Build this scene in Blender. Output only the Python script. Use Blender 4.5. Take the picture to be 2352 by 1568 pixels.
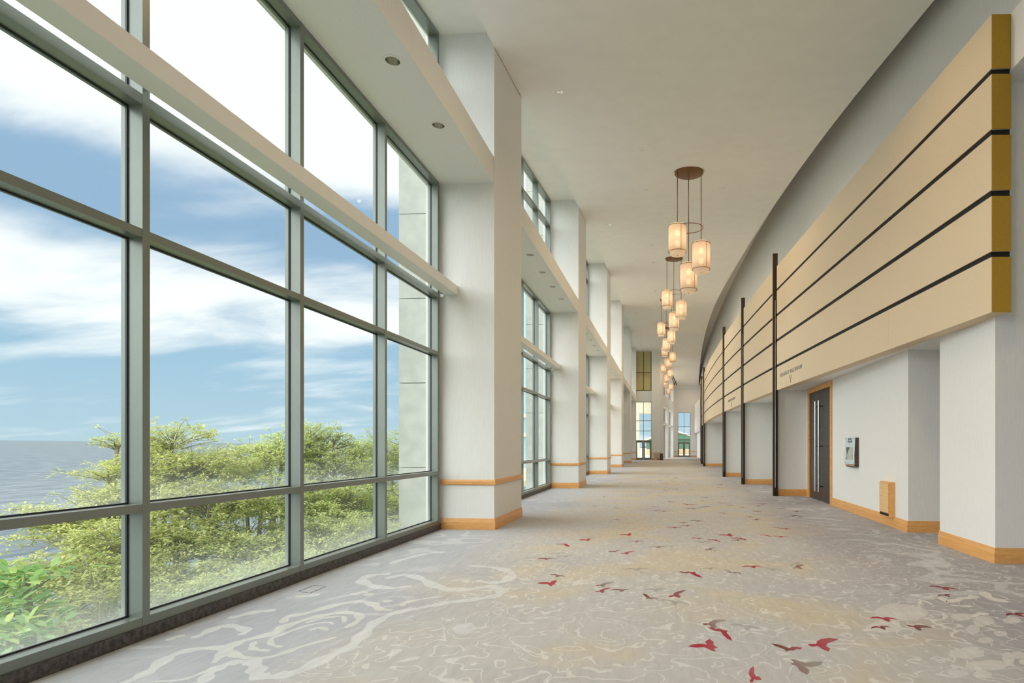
import bpy, bmesh, math, random
from mathutils import Vector, Matrix
import numpy as np
D = bpy.data
SC = bpy.context.scene
for o in list(D.objects): D.objects.remove(o)
COL = SC.collection
random.seed(7)

# ------------------------------------------------------------------ camera, exposure
F = 1350.0; PX = 1425.0; PY = 1023.5; EYE = 1.51
TH = math.atan(103 / F); CT, ST = math.cos(TH), math.sin(TH)
cam = D.cameras.new('camera'); co = D.objects.new('camera', cam); COL.objects.link(co)
cam.sensor_width = 36.0; cam.lens = 36.0 * F / 2352
cam.shift_x = (1176 - PX) / 2352; cam.shift_y = (PY - 784) / 2352
cam.clip_end = 200000; cam.clip_start = 0.05
co.location = (0, 0, EYE); co.rotation_euler = (math.radians(90), 0, TH)
SC.camera = co
SC.view_settings.view_transform = 'Standard'; SC.view_settings.look = 'None'
SC.view_settings.gamma = 1.0; SC.view_settings.use_curve_mapping = False
SC.view_settings.exposure = 0.09

# ------------------------------------------------------------------ node helper
def nd(t, kind, ins=None, **kw):
    n = t.nodes.new('ShaderNode' + kind)
    for k, v in kw.items(): setattr(n, k, v)
    for k, v in (ins or {}).items():
        s = n.inputs[k]
        if hasattr(v, 'default_value') or hasattr(v, 'links'): t.links.new(v, s)
        else: s.default_value = v
    return n
def math_(t, op, a, b=0.0, c=0.0, clamp=False):
    n = nd(t, 'Math', {0: a, 1: b, 2: c}, operation=op); n.use_clamp = clamp
    return n.outputs[0]
def mixc(t, f, a, b, mode='MIX'):
    n = nd(t, 'Mix', {0: f, 6: a, 7: b}, data_type='RGBA', blend_type=mode)
    return n.outputs[2]
def ramp(t, fac, stops):
    n = nd(t, 'ValToRGB', {0: fac}); e = n.color_ramp.elements
    while len(e) < len(stops): e.new(0.5)
    for q, (p, c) in zip(e, stops):
        q.position = p; q.color = (c if len(c) == 4 else (*c, 1)) if hasattr(c, '__len__') else (c, c, c, 1)
    return n.outputs[0]
def maprange(t, v, a, b, c=0.0, d=1.0, smooth=True):
    n = nd(t, 'MapRange', {0: v, 1: a, 2: b, 3: c, 4: d})
    if smooth: n.interpolation_type = 'SMOOTHSTEP'
    return n.outputs[0]

# ------------------------------------------------------------------ sky
SKY_SIDE = 2.7; SKY_TOP = 0.6   # added sky boost to light the interior, west and overhead, outside the frame
W = D.worlds.new('sky'); SC.world = W; W.use_nodes = True
t = W.node_tree; t.nodes.clear()
tc = nd(t, 'TexCoord'); sep = nd(t, 'SeparateXYZ', {0: tc.outputs['Generated']})
X, Y, Z = sep.outputs
den = math_(t, 'ADD', math_(t, 'MAXIMUM', Z, 0.0), 0.16)
u = math_(t, 'DIVIDE', X, den); v = math_(t, 'DIVIDE', Y, den)
uv = nd(t, 'CombineXYZ', {0: u, 1: v, 2: 0.0}).outputs[0]
mp = nd(t, 'Mapping', {'Vector': uv, 'Rotation': (0, 0, 0.5), 'Scale': (0.9, 1.6, 1.0), 'Location': (3.1, 1.7, 0)}).outputs[0]
n1 = nd(t, 'TexNoise', {'Vector': mp, 'Scale': 1.0, 'Detail': 7.0, 'Roughness': 0.55, 'Distortion': 0.35}).outputs[0]
cov = ramp(t, math_(t, 'MAXIMUM', Z, 0.0), [(0.0, 0.36), (0.09, 0.38), (0.13, 0.44), (0.175, 0.60), (0.225, 0.64), (0.265, 0.50), (0.30, 0.38), (0.345, 0.40), (0.39, 0.58), (0.45, 0.80), (1.0, 0.88)])
cl = maprange(t, math_(t, 'ADD', n1, math_(t, 'SUBTRACT', cov, 0.5)), 0.36, 0.68)
blue = ramp(t, math_(t, 'MAXIMUM', Z, 0.0), [(0.0, (0.49, 0.66, 0.77)), (0.12, (0.37, 0.575, 0.75)), (0.3, (0.30, 0.465, 0.67)), (0.6, (0.31, 0.48, 0.70))])
skyc = mixc(t, math_(t, 'MULTIPLY', cl, 0.93), blue, (1.06, 1.07, 1.08, 1))
skyc0 = skyc
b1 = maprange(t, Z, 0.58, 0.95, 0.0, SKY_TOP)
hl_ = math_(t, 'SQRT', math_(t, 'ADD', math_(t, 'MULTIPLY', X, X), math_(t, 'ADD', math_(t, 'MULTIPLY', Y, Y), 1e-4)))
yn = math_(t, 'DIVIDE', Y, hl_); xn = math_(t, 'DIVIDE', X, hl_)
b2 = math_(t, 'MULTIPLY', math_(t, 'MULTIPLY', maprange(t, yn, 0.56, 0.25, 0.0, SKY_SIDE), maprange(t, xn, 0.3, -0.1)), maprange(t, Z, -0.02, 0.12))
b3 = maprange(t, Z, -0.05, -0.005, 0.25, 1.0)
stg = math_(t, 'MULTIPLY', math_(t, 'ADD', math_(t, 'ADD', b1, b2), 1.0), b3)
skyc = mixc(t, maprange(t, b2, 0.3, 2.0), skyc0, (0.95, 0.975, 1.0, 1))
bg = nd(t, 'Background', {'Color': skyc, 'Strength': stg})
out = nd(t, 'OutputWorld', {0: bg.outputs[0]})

# ------------------------------------------------------------------ sun (high, on the land side behind the building)
sl = D.lights.new('sun', 'SUN'); sl.energy = 2.4; sl.angle = 0.02; sl.color = (1.0, 0.95, 0.86)
so = D.objects.new('sun', sl); COL.objects.link(so)
so.rotation_euler = Vector((-0.36, -0.14, -0.92)).to_track_quat('-Z', 'Y').to_euler()

# ------------------------------------------------------------------ pixel helpers (used to read plan positions)
def ray(x, y):
    r = (x - PX) / F; k = (PY - y) / F
    return Vector((r * CT - ST, r * ST + CT, k))
def on_floor(x, y, z=0.0):
    d = ray(x, y); s = (z - EYE) / d.z
    return Vector((d.x * s, d.y * s, z))
def at_depth(x, y, f):
    d = ray(x, y) * f
    return Vector((d.x, d.y, EYE + d.z))
def zarch(y):
    z = EYE + 10.2 - 0.00167 * (53 - y) ** 2
    if y > 70: z -= 0.0085 * (y - 70) ** 2
    return z
def fascia(y):
    if y < 18.1: return 4.04 + (3.30 - 4.04) * (y - 7.63) / (18.1 - 7.63)
    return 2.763 + 0.0016 * (y - 36.4) ** 2
def lerp_table(tab, y):
    if y <= tab[0][0]: return tab[0][1] + (y - tab[0][0]) * (tab[1][1] - tab[0][1]) / (tab[1][0] - tab[0][0])
    for (a, b), (c, d) in zip(tab, tab[1:]):
        if y <= c:
            k = (y - a) / (c - a); return b + (d - b) * k
    return tab[-1][1]
EDGE = [(5, 4.50), (9.67, 4.246), (13.2, 4.06), (15, 3.99), (18, 3.905), (20.7, 3.85), (25, 3.78), (30, 3.70), (36, 3.58), (42, 3.50), (50, 3.54), (56, 3.66), (61.4, 3.79), (67, 3.98), (73, 4.22), (80, 4.5)]

# ------------------------------------------------------------------ materials
def new_mat(name):
    m = D.materials.new(name); m.use_nodes = True; t = m.node_tree; t.nodes.clear()
    o = nd(t, 'OutputMaterial')
    return m, t, o
def pbr(name, col, rough=0.6, metal=0.0, noise=0.0, nscale=20.0, bump=0.0, bscale=200.0, stretch=(1, 1, 1), spec=0.5):
    m, t, o = new_mat(name)
    tc = nd(t, 'TexCoord'); mp = nd(t, 'Mapping', {'Vector': tc.outputs['Object'], 'Scale': stretch}).outputs[0]
    c = (*col, 1)
    if noise:
        n = nd(t, 'TexNoise', {'Vector': mp, 'Scale': nscale, 'Detail': 4.0}).outputs[0]
        f = maprange(t, n, 0.3, 0.7, 1 - noise, 1 + noise)
        c = mixc(t, 1.0, c, nd(t, 'CombineColor', {0: f, 1: f, 2: f}).outputs[0], 'MULTIPLY')
    p = nd(t, 'BsdfPrincipled', {'Base Color': c, 'Roughness': rough, 'Metallic': metal, 'Specular IOR Level': spec})
    if bump:
        n2 = nd(t, 'TexNoise', {'Vector': mp, 'Scale': bscale, 'Detail': 2.0}).outputs[0]
        t.links.new(nd(t, 'Bump', {'Height': n2, 'Strength': bump, 'Distance': 0.002}).outputs[0], p.inputs['Normal'])
    t.links.new(p.outputs[0], o.inputs[0])
    return m
def wood(name, light, dark, rough=0.38, scale=1.0):
    m, t, o = new_mat(name)
    tc = nd(t, 'TexCoord')
    mp = nd(t, 'Mapping', {'Vector': tc.outputs['Object'], 'Scale': (3 * scale, 0.6 * scale, 9 * scale)}).outputs[0]
    n = nd(t, 'TexNoise', {'Vector': mp, 'Scale': 3.0, 'Detail': 6.0, 'Roughness': 0.6, 'Distortion': 0.6}).outputs[0]
    c = ramp(t, n, [(0.3, dark), (0.7, light)])
    p = nd(t, 'BsdfPrincipled', {'Base Color': c, 'Roughness': rough})
    t.links.new(p.outputs[0], o.inputs[0])
    return m
M = {}
M['wall'] = pbr('vinyl_wallcovering', (0.815, 0.81, 0.78), 0.7, noise=0.02, nscale=6, bump=0.12, bscale=60, stretch=(8, 8, 0.8), spec=0.25)
M['ceil'] = pbr('ceiling_paint', (0.87, 0.855, 0.80), 0.85, noise=0.015, nscale=2, spec=0.2)
M['frame'] = pbr('sage_aluminium', (0.215, 0.24, 0.21), 0.3, metal=0.25, noise=0.03, nscale=3)
M['gasket'] = pbr('black_gasket', (0.012, 0.018, 0.02), 0.5)
M['stone'] = pbr('dark_granite', (0.075, 0.068, 0.065), 0.55, noise=0.5, nscale=25)
M['maple'] = wood('maple_trim', (0.82, 0.44, 0.155), (0.69, 0.33, 0.095))
M['fabric'] = pbr('beige_fabric', (0.73, 0.595, 0.42), 0.85, noise=0.03, nscale=30, bump=0.3, bscale=120, stretch=(1, 1, 6), spec=0.1)
M['gold'] = pbr('ochre_fabric', (0.50, 0.30, 0.045), 0.8, noise=0.04, nscale=40, spec=0.1)
M['black'] = pbr('black_reveal', (0.008, 0.007, 0.006), 0.8)
M['bronze'] = pbr('dark_bronze_post', (0.075, 0.047, 0.024), 0.4, metal=0.3)
M['bronze_cap'] = pbr('black_bronze_cap', (0.02, 0.017, 0.013), 0.25, metal=0.4)
M['doorwood'] = wood('dark_veneer', (0.045, 0.038, 0.032), (0.028, 0.023, 0.02), 0.35)
M['steel'] = pbr('brushed_steel', (0.82, 0.82, 0.80), 0.25, metal=1.0)
M['reflector'] = pbr('downlight_reflector', (0.80, 0.79, 0.72), 0.3, metal=1.0)
M['white'] = pbr('white_trim', (0.82, 0.81, 0.77), 0.5)
M['brass'] = pbr('aged_bronze', (0.20, 0.095, 0.032), 0.38, metal=0.7, noise=0.1, nscale=8)
M['letter'] = pbr('grey_lettering', (0.27, 0.26, 0.22), 0.5)
M['walnut'] = wood('walnut_side', (0.10, 0.06, 0.04), (0.05, 0.028, 0.02))
M['plate'] = pbr('pale_blue_plate', (0.66, 0.76, 0.80), 0.25)
M['ink'] = pbr('dark_ink', (0.05, 0.06, 0.065), 0.5)
M['copper'] = pbr('copper_ledge', (0.85, 0.52, 0.36), 0.3, metal=0.6)
M['concrete'] = pbr('weathered_concrete', (0.47, 0.48, 0.43), 0.85, noise=0.08, nscale=4)
M['cream'] = pbr('cream_render', (0.80, 0.76, 0.60), 0.8, noise=0.03, nscale=2)
M['terrace'] = pbr('tan_paving', (0.72, 0.55, 0.36), 0.8, noise=0.06, nscale=3)
M['green'] = pbr('green_sheet_metal', (0.10, 0.22, 0.16), 0.5, noise=0.05, nscale=5)
M['towerm'] = pbr('galvanised_lattice', (0.42, 0.45, 0.50), 0.5)
M['bluegl'] = pbr('blue_curtain_glass', (0.30, 0.50, 0.56), 0.08, spec=0.8)
M['hill'] = pbr('hazy_hill', (0.35, 0.46, 0.58), 0.9)  # distance haze put into the hill's base colour
M['ship'] = pbr('ship_grey', (0.38, 0.46, 0.55), 0.8)
M['bark'] = pbr('bark', (0.30, 0.28, 0.19), 0.9, noise=0.2, nscale=8)
M['soil'] = pbr('undergrowth', (0.14, 0.20, 0.06), 0.95, noise=0.5, nscale=2)
M['tan'] = pbr('tan_stone', (0.50, 0.42, 0.30), 0.6, noise=0.1, nscale=8)
M['amber'] = pbr('amber_board', (0.93, 0.76, 0.38), 0.7)

def emit_mat(name, col, s):
    m, t, o = new_mat(name)
    t.links.new(nd(t, 'Emission', {0: (*col, 1), 1: s}).outputs[0], o.inputs[0]); return m
M['bulb'] = emit_mat('lamp_bulb', (1.0, 0.72, 0.48), 4.5)

def shade_mat(name, col, trans, seethru):
    m, t, o = new_mat(name)
    tc = nd(t, 'TexCoord')
    n = nd(t, 'TexNoise', {'Vector': nd(t, 'Mapping', {'Vector': tc.outputs['Object'], 'Scale': (60, 60, 6)}).outputs[0], 'Scale': 4.0}).outputs[0]
    c = mixc(t, 0.25, (*col, 1), ramp(t, n, [(0.3, tuple(a * 0.8 for a in col)), (0.7, col)]))
    a = nd(t, 'BsdfDiffuse', {0: c}); b = nd(t, 'BsdfTranslucent', {0: c})
    mx = nd(t, 'MixShader', {0: trans, 1: a.outputs[0], 2: b.outputs[0]})
    tr = nd(t, 'BsdfTransparent', {0: c})
    m2 = nd(t, 'MixShader', {0: seethru, 1: mx.outputs[0], 2: tr.outputs[0]})
    t.links.new(m2.outputs[0], o.inputs[0]); return m
M['shade'] = shade_mat('woven_lampshade', (0.80, 0.69, 0.56), 0.55, 0.12)
M['acrylic'] = shade_mat('frosted_diffuser', (0.90, 0.84, 0.76), 0.5, 0.25)

# window glass: clear, faint green tint, dusty with fogged lower edges as in the photograph
def glass_mat(name, bottoms):
    m, t, o = new_mat(name)
    geo = nd(t, 'NewGeometry'); z = nd(t, 'SeparateXYZ', {0: geo.outputs['Position']}).outputs[2]
    nz = nd(t, 'TexNoise', {'Vector': geo.outputs['Position'], 'Scale': 1.6, 'Detail': 6.0, 'Roughness': 0.65}).outputs[0]
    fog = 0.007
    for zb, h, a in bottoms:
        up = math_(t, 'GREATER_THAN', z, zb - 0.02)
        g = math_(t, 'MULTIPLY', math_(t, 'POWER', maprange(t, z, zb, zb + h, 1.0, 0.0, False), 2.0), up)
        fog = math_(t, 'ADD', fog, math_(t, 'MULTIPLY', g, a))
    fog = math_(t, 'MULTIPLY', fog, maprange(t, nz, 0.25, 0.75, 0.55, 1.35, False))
    tr = nd(t, 'BsdfTransparent', {0: (0.965, 0.985, 0.972, 1)})
    gl = nd(t, 'BsdfGlossy', {0: (1, 1, 1, 1), 'Roughness': 0.02})
    fr = nd(t, 'Fresnel', {0: 1.3})
    ms = nd(t, 'MixShader', {0: math_(t, 'MULTIPLY', fr.outputs[0], 0.006), 1: tr.outputs[0], 2: gl.outputs[0]})
    df = nd(t, 'BsdfDiffuse', {0: (0.86, 0.9, 0.86, 1)}); tl = nd(t, 'BsdfTranslucent', {0: (0.86, 0.9, 0.86, 1)})
    dd = nd(t, 'MixShader', {0: 0.65, 1: df.outputs[0], 2: tl.outputs[0]})
    fin = nd(t, 'MixShader', {0: fog, 1: ms.outputs[0], 2: dd.outputs[0]})
    t.links.new(fin.outputs[0], o.inputs[0]); return m
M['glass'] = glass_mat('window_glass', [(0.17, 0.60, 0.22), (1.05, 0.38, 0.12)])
M['endglass'] = glass_mat('end_glass', [])

# carpet: grey ground, drifting warm patches, thin wandering lines in the middle, wide swirls by the windows
def carpet(name, motif):
    m, t, o = new_mat(name)
    geo = nd(t, 'NewGeometry'); P = geo.outputs['Position']
    sx = nd(t, 'SeparateXYZ', {0: P}); x = sx.outputs[0]; y = sx.outputs[1]
    fib = nd(t, 'TexNoise', {'Vector': P, 'Scale': 160.0, 'Detail': 2.0}).outputs[0]
    streak = nd(t, 'TexNoise', {'Vector': nd(t, 'Mapping', {'Vector': P, 'Scale': (7.0, 1.3, 1)}).outputs[0], 'Scale': 2.2, 'Detail': 6.0, 'Roughness': 0.7}).outputs[0]
    if motif:
        at = nd(t, 'Attribute', attribute_name='Motif')
        base = at.outputs[0]
        alpha = at.outputs['Alpha']
    else: alpha = None
    big = nd(t, 'TexNoise', {'Vector': P, 'Scale': 0.30, 'Detail': 3.0}).outputs[0]
    warm = nd(t, 'TexNoise', {'Vector': nd(t, 'Mapping', {'Vector': P, 'Location': (4, 9, 0)}).outputs[0], 'Scale': 0.75, 'Detail': 3.0, 'Distortion': 0.5}).outputs[0]
    c = ramp(t, big, [(0.35, (0.42, 0.405, 0.43)), (0.5, (0.50, 0.485, 0.475)), (0.65, (0.46, 0.47, 0.48))])
    mid = math_(t, 'MULTIPLY', maprange(t, math_(t, 'ADD', x, math_(t, 'MULTIPLY', big, 1.6)), -2.2, -1.2), maprange(t, math_(t, 'SUBTRACT', x, math_(t, 'MULTIPLY', big, 1.2)), 1.2, 2.6, 1.0, 0.0))
    c = mixc(t, math_(t, 'MULTIPLY', math_(t, 'MULTIPLY', maprange(t, warm, 0.44, 0.66), mid), 0.75), c, (0.60, 0.49, 0.29, 1))
    c = mixc(t, math_(t, 'MULTIPLY', mid, 0.35), c, (0.60, 0.57, 0.53, 1))
    rt = maprange(t, math_(t, 'SUBTRACT', x, math_(t, 'MULTIPLY', big, 1.2)), 0.9, 2.6)
    c = mixc(t, math_(t, 'MULTIPLY', rt, 0.55), c, (0.33, 0.305, 0.325, 1))
    lf = maprange(t, math_(t, 'ADD', x, math_(t, 'MULTIPLY', big, 1.6)), -1.2, -2.2)
    c = mixc(t, math_(t, 'MULTIPLY', lf, 0.65), c, (0.44, 0.465, 0.51, 1))
    # thin wandering lines = contour lines of warped noise
    wv = nd(t, 'TexNoise', {'Vector': P, 'Scale': 2.6, 'Detail': 2.0}).outputs[1]
    wp = nd(t, 'VectorMath', {0: P, 1: nd(t, 'VectorMath', {0: wv, 3: 0.75}, operation='SCALE').outputs[0]}, operation='ADD').outputs[0]
    nA = nd(t, 'TexNoise', {'Vector': wp, 'Scale': 1.9, 'Detail': 1.4}).outputs[0]
    fr = math_(t, 'FRACT', math_(t, 'MULTIPLY', nA, 8.0))
    dl = math_(t, 'ABSOLUTE', math_(t, 'SUBTRACT', fr, 0.5))
    thin = maprange(t, dl, 0.045, 0.09, 1.0, 0.0)
    near = maprange(t, y, 5.0, 13.0, 1.0, 0.25)
    c = mixc(t, math_(t, 'MULTIPLY', math_(t, 'MULTIPLY', thin, 0.62), math_(t, 'MULTIPLY', near, math_(t, 'SUBTRACT', 1.0, lf))), c, (0.74, 0.72, 0.68, 1))
    nB = nd(t, 'TexNoise', {'Vector': nd(t, 'VectorMath', {0: P, 1: nd(t, 'VectorMath', {0: nd(t, 'TexNoise', {'Vector': P, 'Scale': 0.8, 'Detail': 1.0}).outputs[1], 3: 1.4}, operation='SCALE').outputs[0]}, operation='ADD').outputs[0], 'Scale': 0.9, 'Detail': 0.5}).outputs[0]
    dB = math_(t, 'ABSOLUTE', math_(t, 'SUBTRACT', math_(t, 'FRACT', math_(t, 'MULTIPLY', nB, 6.0)), 0.5))
    thick = maprange(t, dB, 0.10, 0.15, 1.0, 0.0)
    side = math_(t, 'MAXIMUM', lf, rt)
    gate = maprange(t, nd(t, 'TexNoise', {'Vector': P, 'Scale': 0.7, 'Detail': 1.0}).outputs[0], 0.45, 0.55)
    c = mixc(t, math_(t, 'MULTIPLY', math_(t, 'MULTIPLY', thick, 0.42), math_(t, 'MULTIPLY', side, gate)), c, (0.68, 0.69, 0.69, 1))
    if motif: c = mixc(t, alpha, c, base)
    k = math_(t, 'ADD', math_(t, 'MULTIPLY', fib, 0.35), math_(t, 'MULTIPLY', streak, 0.45))
    k = math_(t, 'ADD', k, 0.565)
    c = mixc(t, 1.0, c, nd(t, 'CombineColor', {0: k, 1: k, 2: k}).outputs[0], 'MULTIPLY')
    p = nd(t, 'BsdfPrincipled', {'Base Color': c, 'Roughness': 0.95, 'Specular IOR Level': 0.15})
    t.links.new(nd(t, 'Bump', {'Height': fib, 'Strength': 0.35, 'Distance': 0.004}).outputs[0], p.inputs['Normal'])
    t.links.new(p.outputs[0], o.inputs[0]); return m
M['carpet'] = carpet('patterned_carpet', False); M['motif'] = carpet('carpet_motif', True)

def leaf_mat(name, stops, trans=0.45):
    m, t, o = new_mat(name)
    g = nd(t, 'NewGeometry'); c = ramp(t, g.outputs['Random Per Island'], stops)
    a = nd(t, 'BsdfPrincipled', {'Base Color': c, 'Roughness': 0.4, 'Specular IOR Level': 0.5}); b = nd(t, 'BsdfTranslucent', {0: c})
    t.links.new(nd(t, 'MixShader', {0: trans, 1: a.outputs[0], 2: b.outputs[0]}).outputs[0], o.inputs[0]); return m
M['leaf_y'] = leaf_mat('leaf_yellow_green', [(0.0, (0.33, 0.41, 0.12)), (0.4, (0.48, 0.54, 0.17)), (0.75, (0.64, 0.64, 0.23)), (1.0, (0.78, 0.74, 0.34))])
M['leaf_m'] = leaf_mat('leaf_mid_green', [(0.0, (0.36, 0.48, 0.17)), (0.5, (0.54, 0.62, 0.21)), (1.0, (0.80, 0.78, 0.33))])
M['leaf_g'] = leaf_mat('leaf_bright_green', [(0.0, (0.25, 0.48, 0.17)), (0.6, (0.40, 0.60, 0.20)), (1.0, (0.72, 0.76, 0.24))])

def sea_mat():
    m, t, o = new_mat('sea_water')
    g = nd(t, 'NewGeometry')
    mp = nd(t, 'Mapping', {'Vector': g.outputs['Position'], 'Rotation': (0, 0, 0.35), 'Scale': (0.5, 0.12, 1)}).outputs[0]
    n = nd(t, 'TexNoise', {'Vector': mp, 'Scale': 1.2, 'Detail': 5.0, 'Roughness': 0.6}).outputs[0]
    c = ramp(t, n, [(0.38, (0.03, 0.048, 0.06)), (0.62, (0.15, 0.17, 0.185))])
    p = nd(t, 'BsdfPrincipled', {'Base Color': c, 'Roughness': 0.3, 'IOR': 1.33})
    t.links.new(nd(t, 'Bump', {'Height': n, 'Strength': 0.5, 'Distance': 0.6}).outputs[0], p.inputs['Normal'])
    t.links.new(p.outputs[0], o.inputs[0]); return m
M['sea'] = sea_mat()

# ------------------------------------------------------------------ mesh building
class MB:
    def __init__(s): s.v = []; s.f = []; s.mi = []
    def add(s, vs, fs, mi=0):
        n = len(s.v); s.v += [tuple(a) for a in vs]; s.f += [tuple(i + n for i in f) for f in fs]; s.mi += [mi] * len(fs)
    def box(s, x0, x1, y0, y1, z0, z1, mi=0):
        s.add([(x0, y0, z0), (x1, y0, z0), (x1, y1, z0), (x0, y1, z0), (x0, y0, z1), (x1, y0, z1), (x1, y1, z1), (x0, y1, z1)],
              [(0, 3, 2, 1), (4, 5, 6, 7), (0, 1, 5, 4), (1, 2, 6, 5), (2, 3, 7, 6), (3, 0, 4, 7)], mi); return s
    def prism(s, pts, z0, z1, mi=0):
        # plan outline (counter-clockwise), may be concave
        n = len(pts)
        z0f = z0 if callable(z0) else (lambda p: z0); z1f = z1 if callable(z1) else (lambda p: z1)
        s.add([(p[0], p[1], z0f(p)) for p in pts] + [(p[0], p[1], z1f(p)) for p in pts],
              [tuple(range(n - 1, -1, -1)), tuple(range(n, 2 * n))] + [(i, (i + 1) % n, (i + 1) % n + n, i + n) for i in range(n)], mi); return s
    def strip(s, a, b, z0, z1, mi=0):
        # wall-like solid between two matching plan polylines a (face) and b (back), quads all over
        n = len(a)
        z0f = z0 if callable(z0) else (lambda p: z0); z1f = z1 if callable(z1) else (lambda p: z1)
        vs = []
        for p, q in zip(a, b): vs += [(p[0], p[1], z0f(p)), (p[0], p[1], z1f(p)), (q[0], q[1], z1f(q)), (q[0], q[1], z0f(q))]
        fs = [(0, 1, 2, 3), tuple(4 * (n - 1) + k for k in (3, 2, 1, 0))]
        for i in range(n - 1):
            o_ = 4 * i
            for k in range(4): fs.append((o_ + k, o_ + 4 + k, o_ + 4 + (k + 1) % 4, o_ + (k + 1) % 4))
        s.add(vs, fs, mi); return s
    def lathe(s, prof, seg=24, c=(0, 0, 0), mi=0, cap0=False, cap1=False):
        vs = []; fs = []; n = len(prof)
        for i in range(seg):
            a = 2 * math.pi * i / seg
            for r, z in prof: vs.append((c[0] + r * math.cos(a), c[1] + r * math.sin(a), c[2] + z))
        for i in range(seg):
            j = (i + 1) % seg
            for k in range(n - 1): fs.append((i * n + k, j * n + k, j * n + k + 1, i * n + k + 1))
        if cap0: fs.append(tuple(i * n for i in range(seg - 1, -1, -1)))
        if cap1: fs.append(tuple(i * n + n - 1 for i in range(seg)))
        s.add(vs, fs, mi); return s
    def tube(s, pts, r, seg=8, mi=0, closed=False):
        pts = [Vector(p) for p in pts]; n = len(pts); vs = []; fs = []
        rs = r if hasattr(r, '__len__') else [r] * n
        for i, p in enumerate(pts):
            d = (pts[(i + 1) % n] - pts[i - 1]) if closed else (pts[min(i + 1, n - 1)] - pts[max(i - 1, 0)])
            d.normalize(); up = Vector((0, 0, 1)) if abs(d.z) < 0.95 else Vector((1, 0, 0))
            a = d.cross(up).normalized(); b = d.cross(a)
            for k in range(seg):
                w = 2 * math.pi * k / seg; vs.append(p + (a * math.cos(w) + b * math.sin(w)) * rs[i])
        for i in range(n if closed else n - 1):
            j = (i + 1) % n
            for k in range(seg): fs.append((i * seg + k, i * seg + (k + 1) % seg, j * seg + (k + 1) % seg, j * seg + k))
        if not closed: fs += [tuple(range(seg - 1, -1, -1)), tuple((n - 1) * seg + k for k in range(seg))]
        s.add(vs, fs, mi); return s
    def sweep(s, path, prof, mi=0):
        # mitred moulding: path = plan polyline (outward side on its right), prof = [(offset outwards, z)]
        n = len(path); rows = []
        for i in range(n):
            dirs = []
            if i > 0: dirs.append((Vector(path[i]) - Vector(path[i - 1])).normalized())
            if i < n - 1: dirs.append((Vector(path[i + 1]) - Vector(path[i])).normalized())
            ns = [Vector((d.y, -d.x)) for d in dirs]
            m = sum(ns, Vector((0, 0)))
            m = m / max(m.dot(ns[0]), 0.2)
            rows.append(m)
        vs = []; k = len(prof); fs = []
        for p, m in zip(path, rows):
            for o_, z in prof: vs.append((p[0] + m.x * o_, p[1] + m.y * o_, z))
        for i in range(n - 1):
            for j in range(k):
                fs.append((i * k + j, (i + 1) * k + j, (i + 1) * k + (j + 1) % k, i * k + (j + 1) % k))
        fs += [tuple(range(k - 1, -1, -1)), tuple((n - 1) * k + j for j in range(k))]
        s.add(vs, fs, mi); return s
    def build(s, name, mats, parent=None, smooth=False, bevel=0.0, loc=None):
        me = D.meshes.new(name); me.from_pydata(s.v, [], s.f)
        ms = mats if isinstance(mats, (list, tuple)) else [mats]
        for m in ms: me.materials.append(m)
        me.polygons.foreach_set('material_index', s.mi)
        bm = bmesh.new(); bm.from_mesh(me); bmesh.ops.recalc_face_normals(bm, faces=bm.faces[:])
        if bevel: bmesh.ops.bevel(bm, geom=[e for e in bm.edges if len(e.link_faces) == 2 and e.calc_face_angle(0) > 0.6], offset=bevel, segments=2, affect='EDGES', profile=0.6)
        bm.to_mesh(me); bm.free()
        if smooth:
            me.shade_smooth()
            try: me.set_sharp_from_angle(angle=math.radians(40))
            except Exception: pass
        me.update()
        o = D.objects.new(name, me); COL.objects.link(o)
        if parent is not None:
            o.parent = parent; o.matrix_parent_inverse = Matrix.Identity(4)
            o.location = -Vector(parent.location) if loc is None else loc
        elif loc is not None: o.location = loc
        return o
def struct(o): o['kind'] = 'structure'; return o
def tag(o, label, cat, group=None):
    o['label'] = label; o['category'] = cat
    if group: o['group'] = group
    return o
def thing(name, label, cat, loc=(0, 0, 0), group=None, rz=0.0):
    o = D.objects.new(name, None); o.empty_display_size = 0.2; COL.objects.link(o)
    o.location = loc; o.rotation_euler.z = rz
    return tag(o, label, cat, group)
def troot(name, loc=(0, 0, 0)):
    o = D.objects.new(name, None); COL.objects.link(o); o.location = loc; return struct(o)
def kids(o): return [c for c in D.objects if c.parent == o]
def dup(root, loc, label, parts):
    r = root.copy(); COL.objects.link(r); r.location = loc; r['label'] = label
    for ch, subs in parts:
        c = ch.copy(); COL.objects.link(c); c.parent = r
        for g in subs:
            d_ = g.copy(); COL.objects.link(d_); d_.parent = c
    return r
ORD = ['nearest', 'second', 'third', 'fourth', 'fifth', 'sixth', 'seventh', 'eighth', 'ninth', 'tenth']
def ranges(a, b, n): return [a + (b - a) * i / n for i in range(n + 1)]

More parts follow.
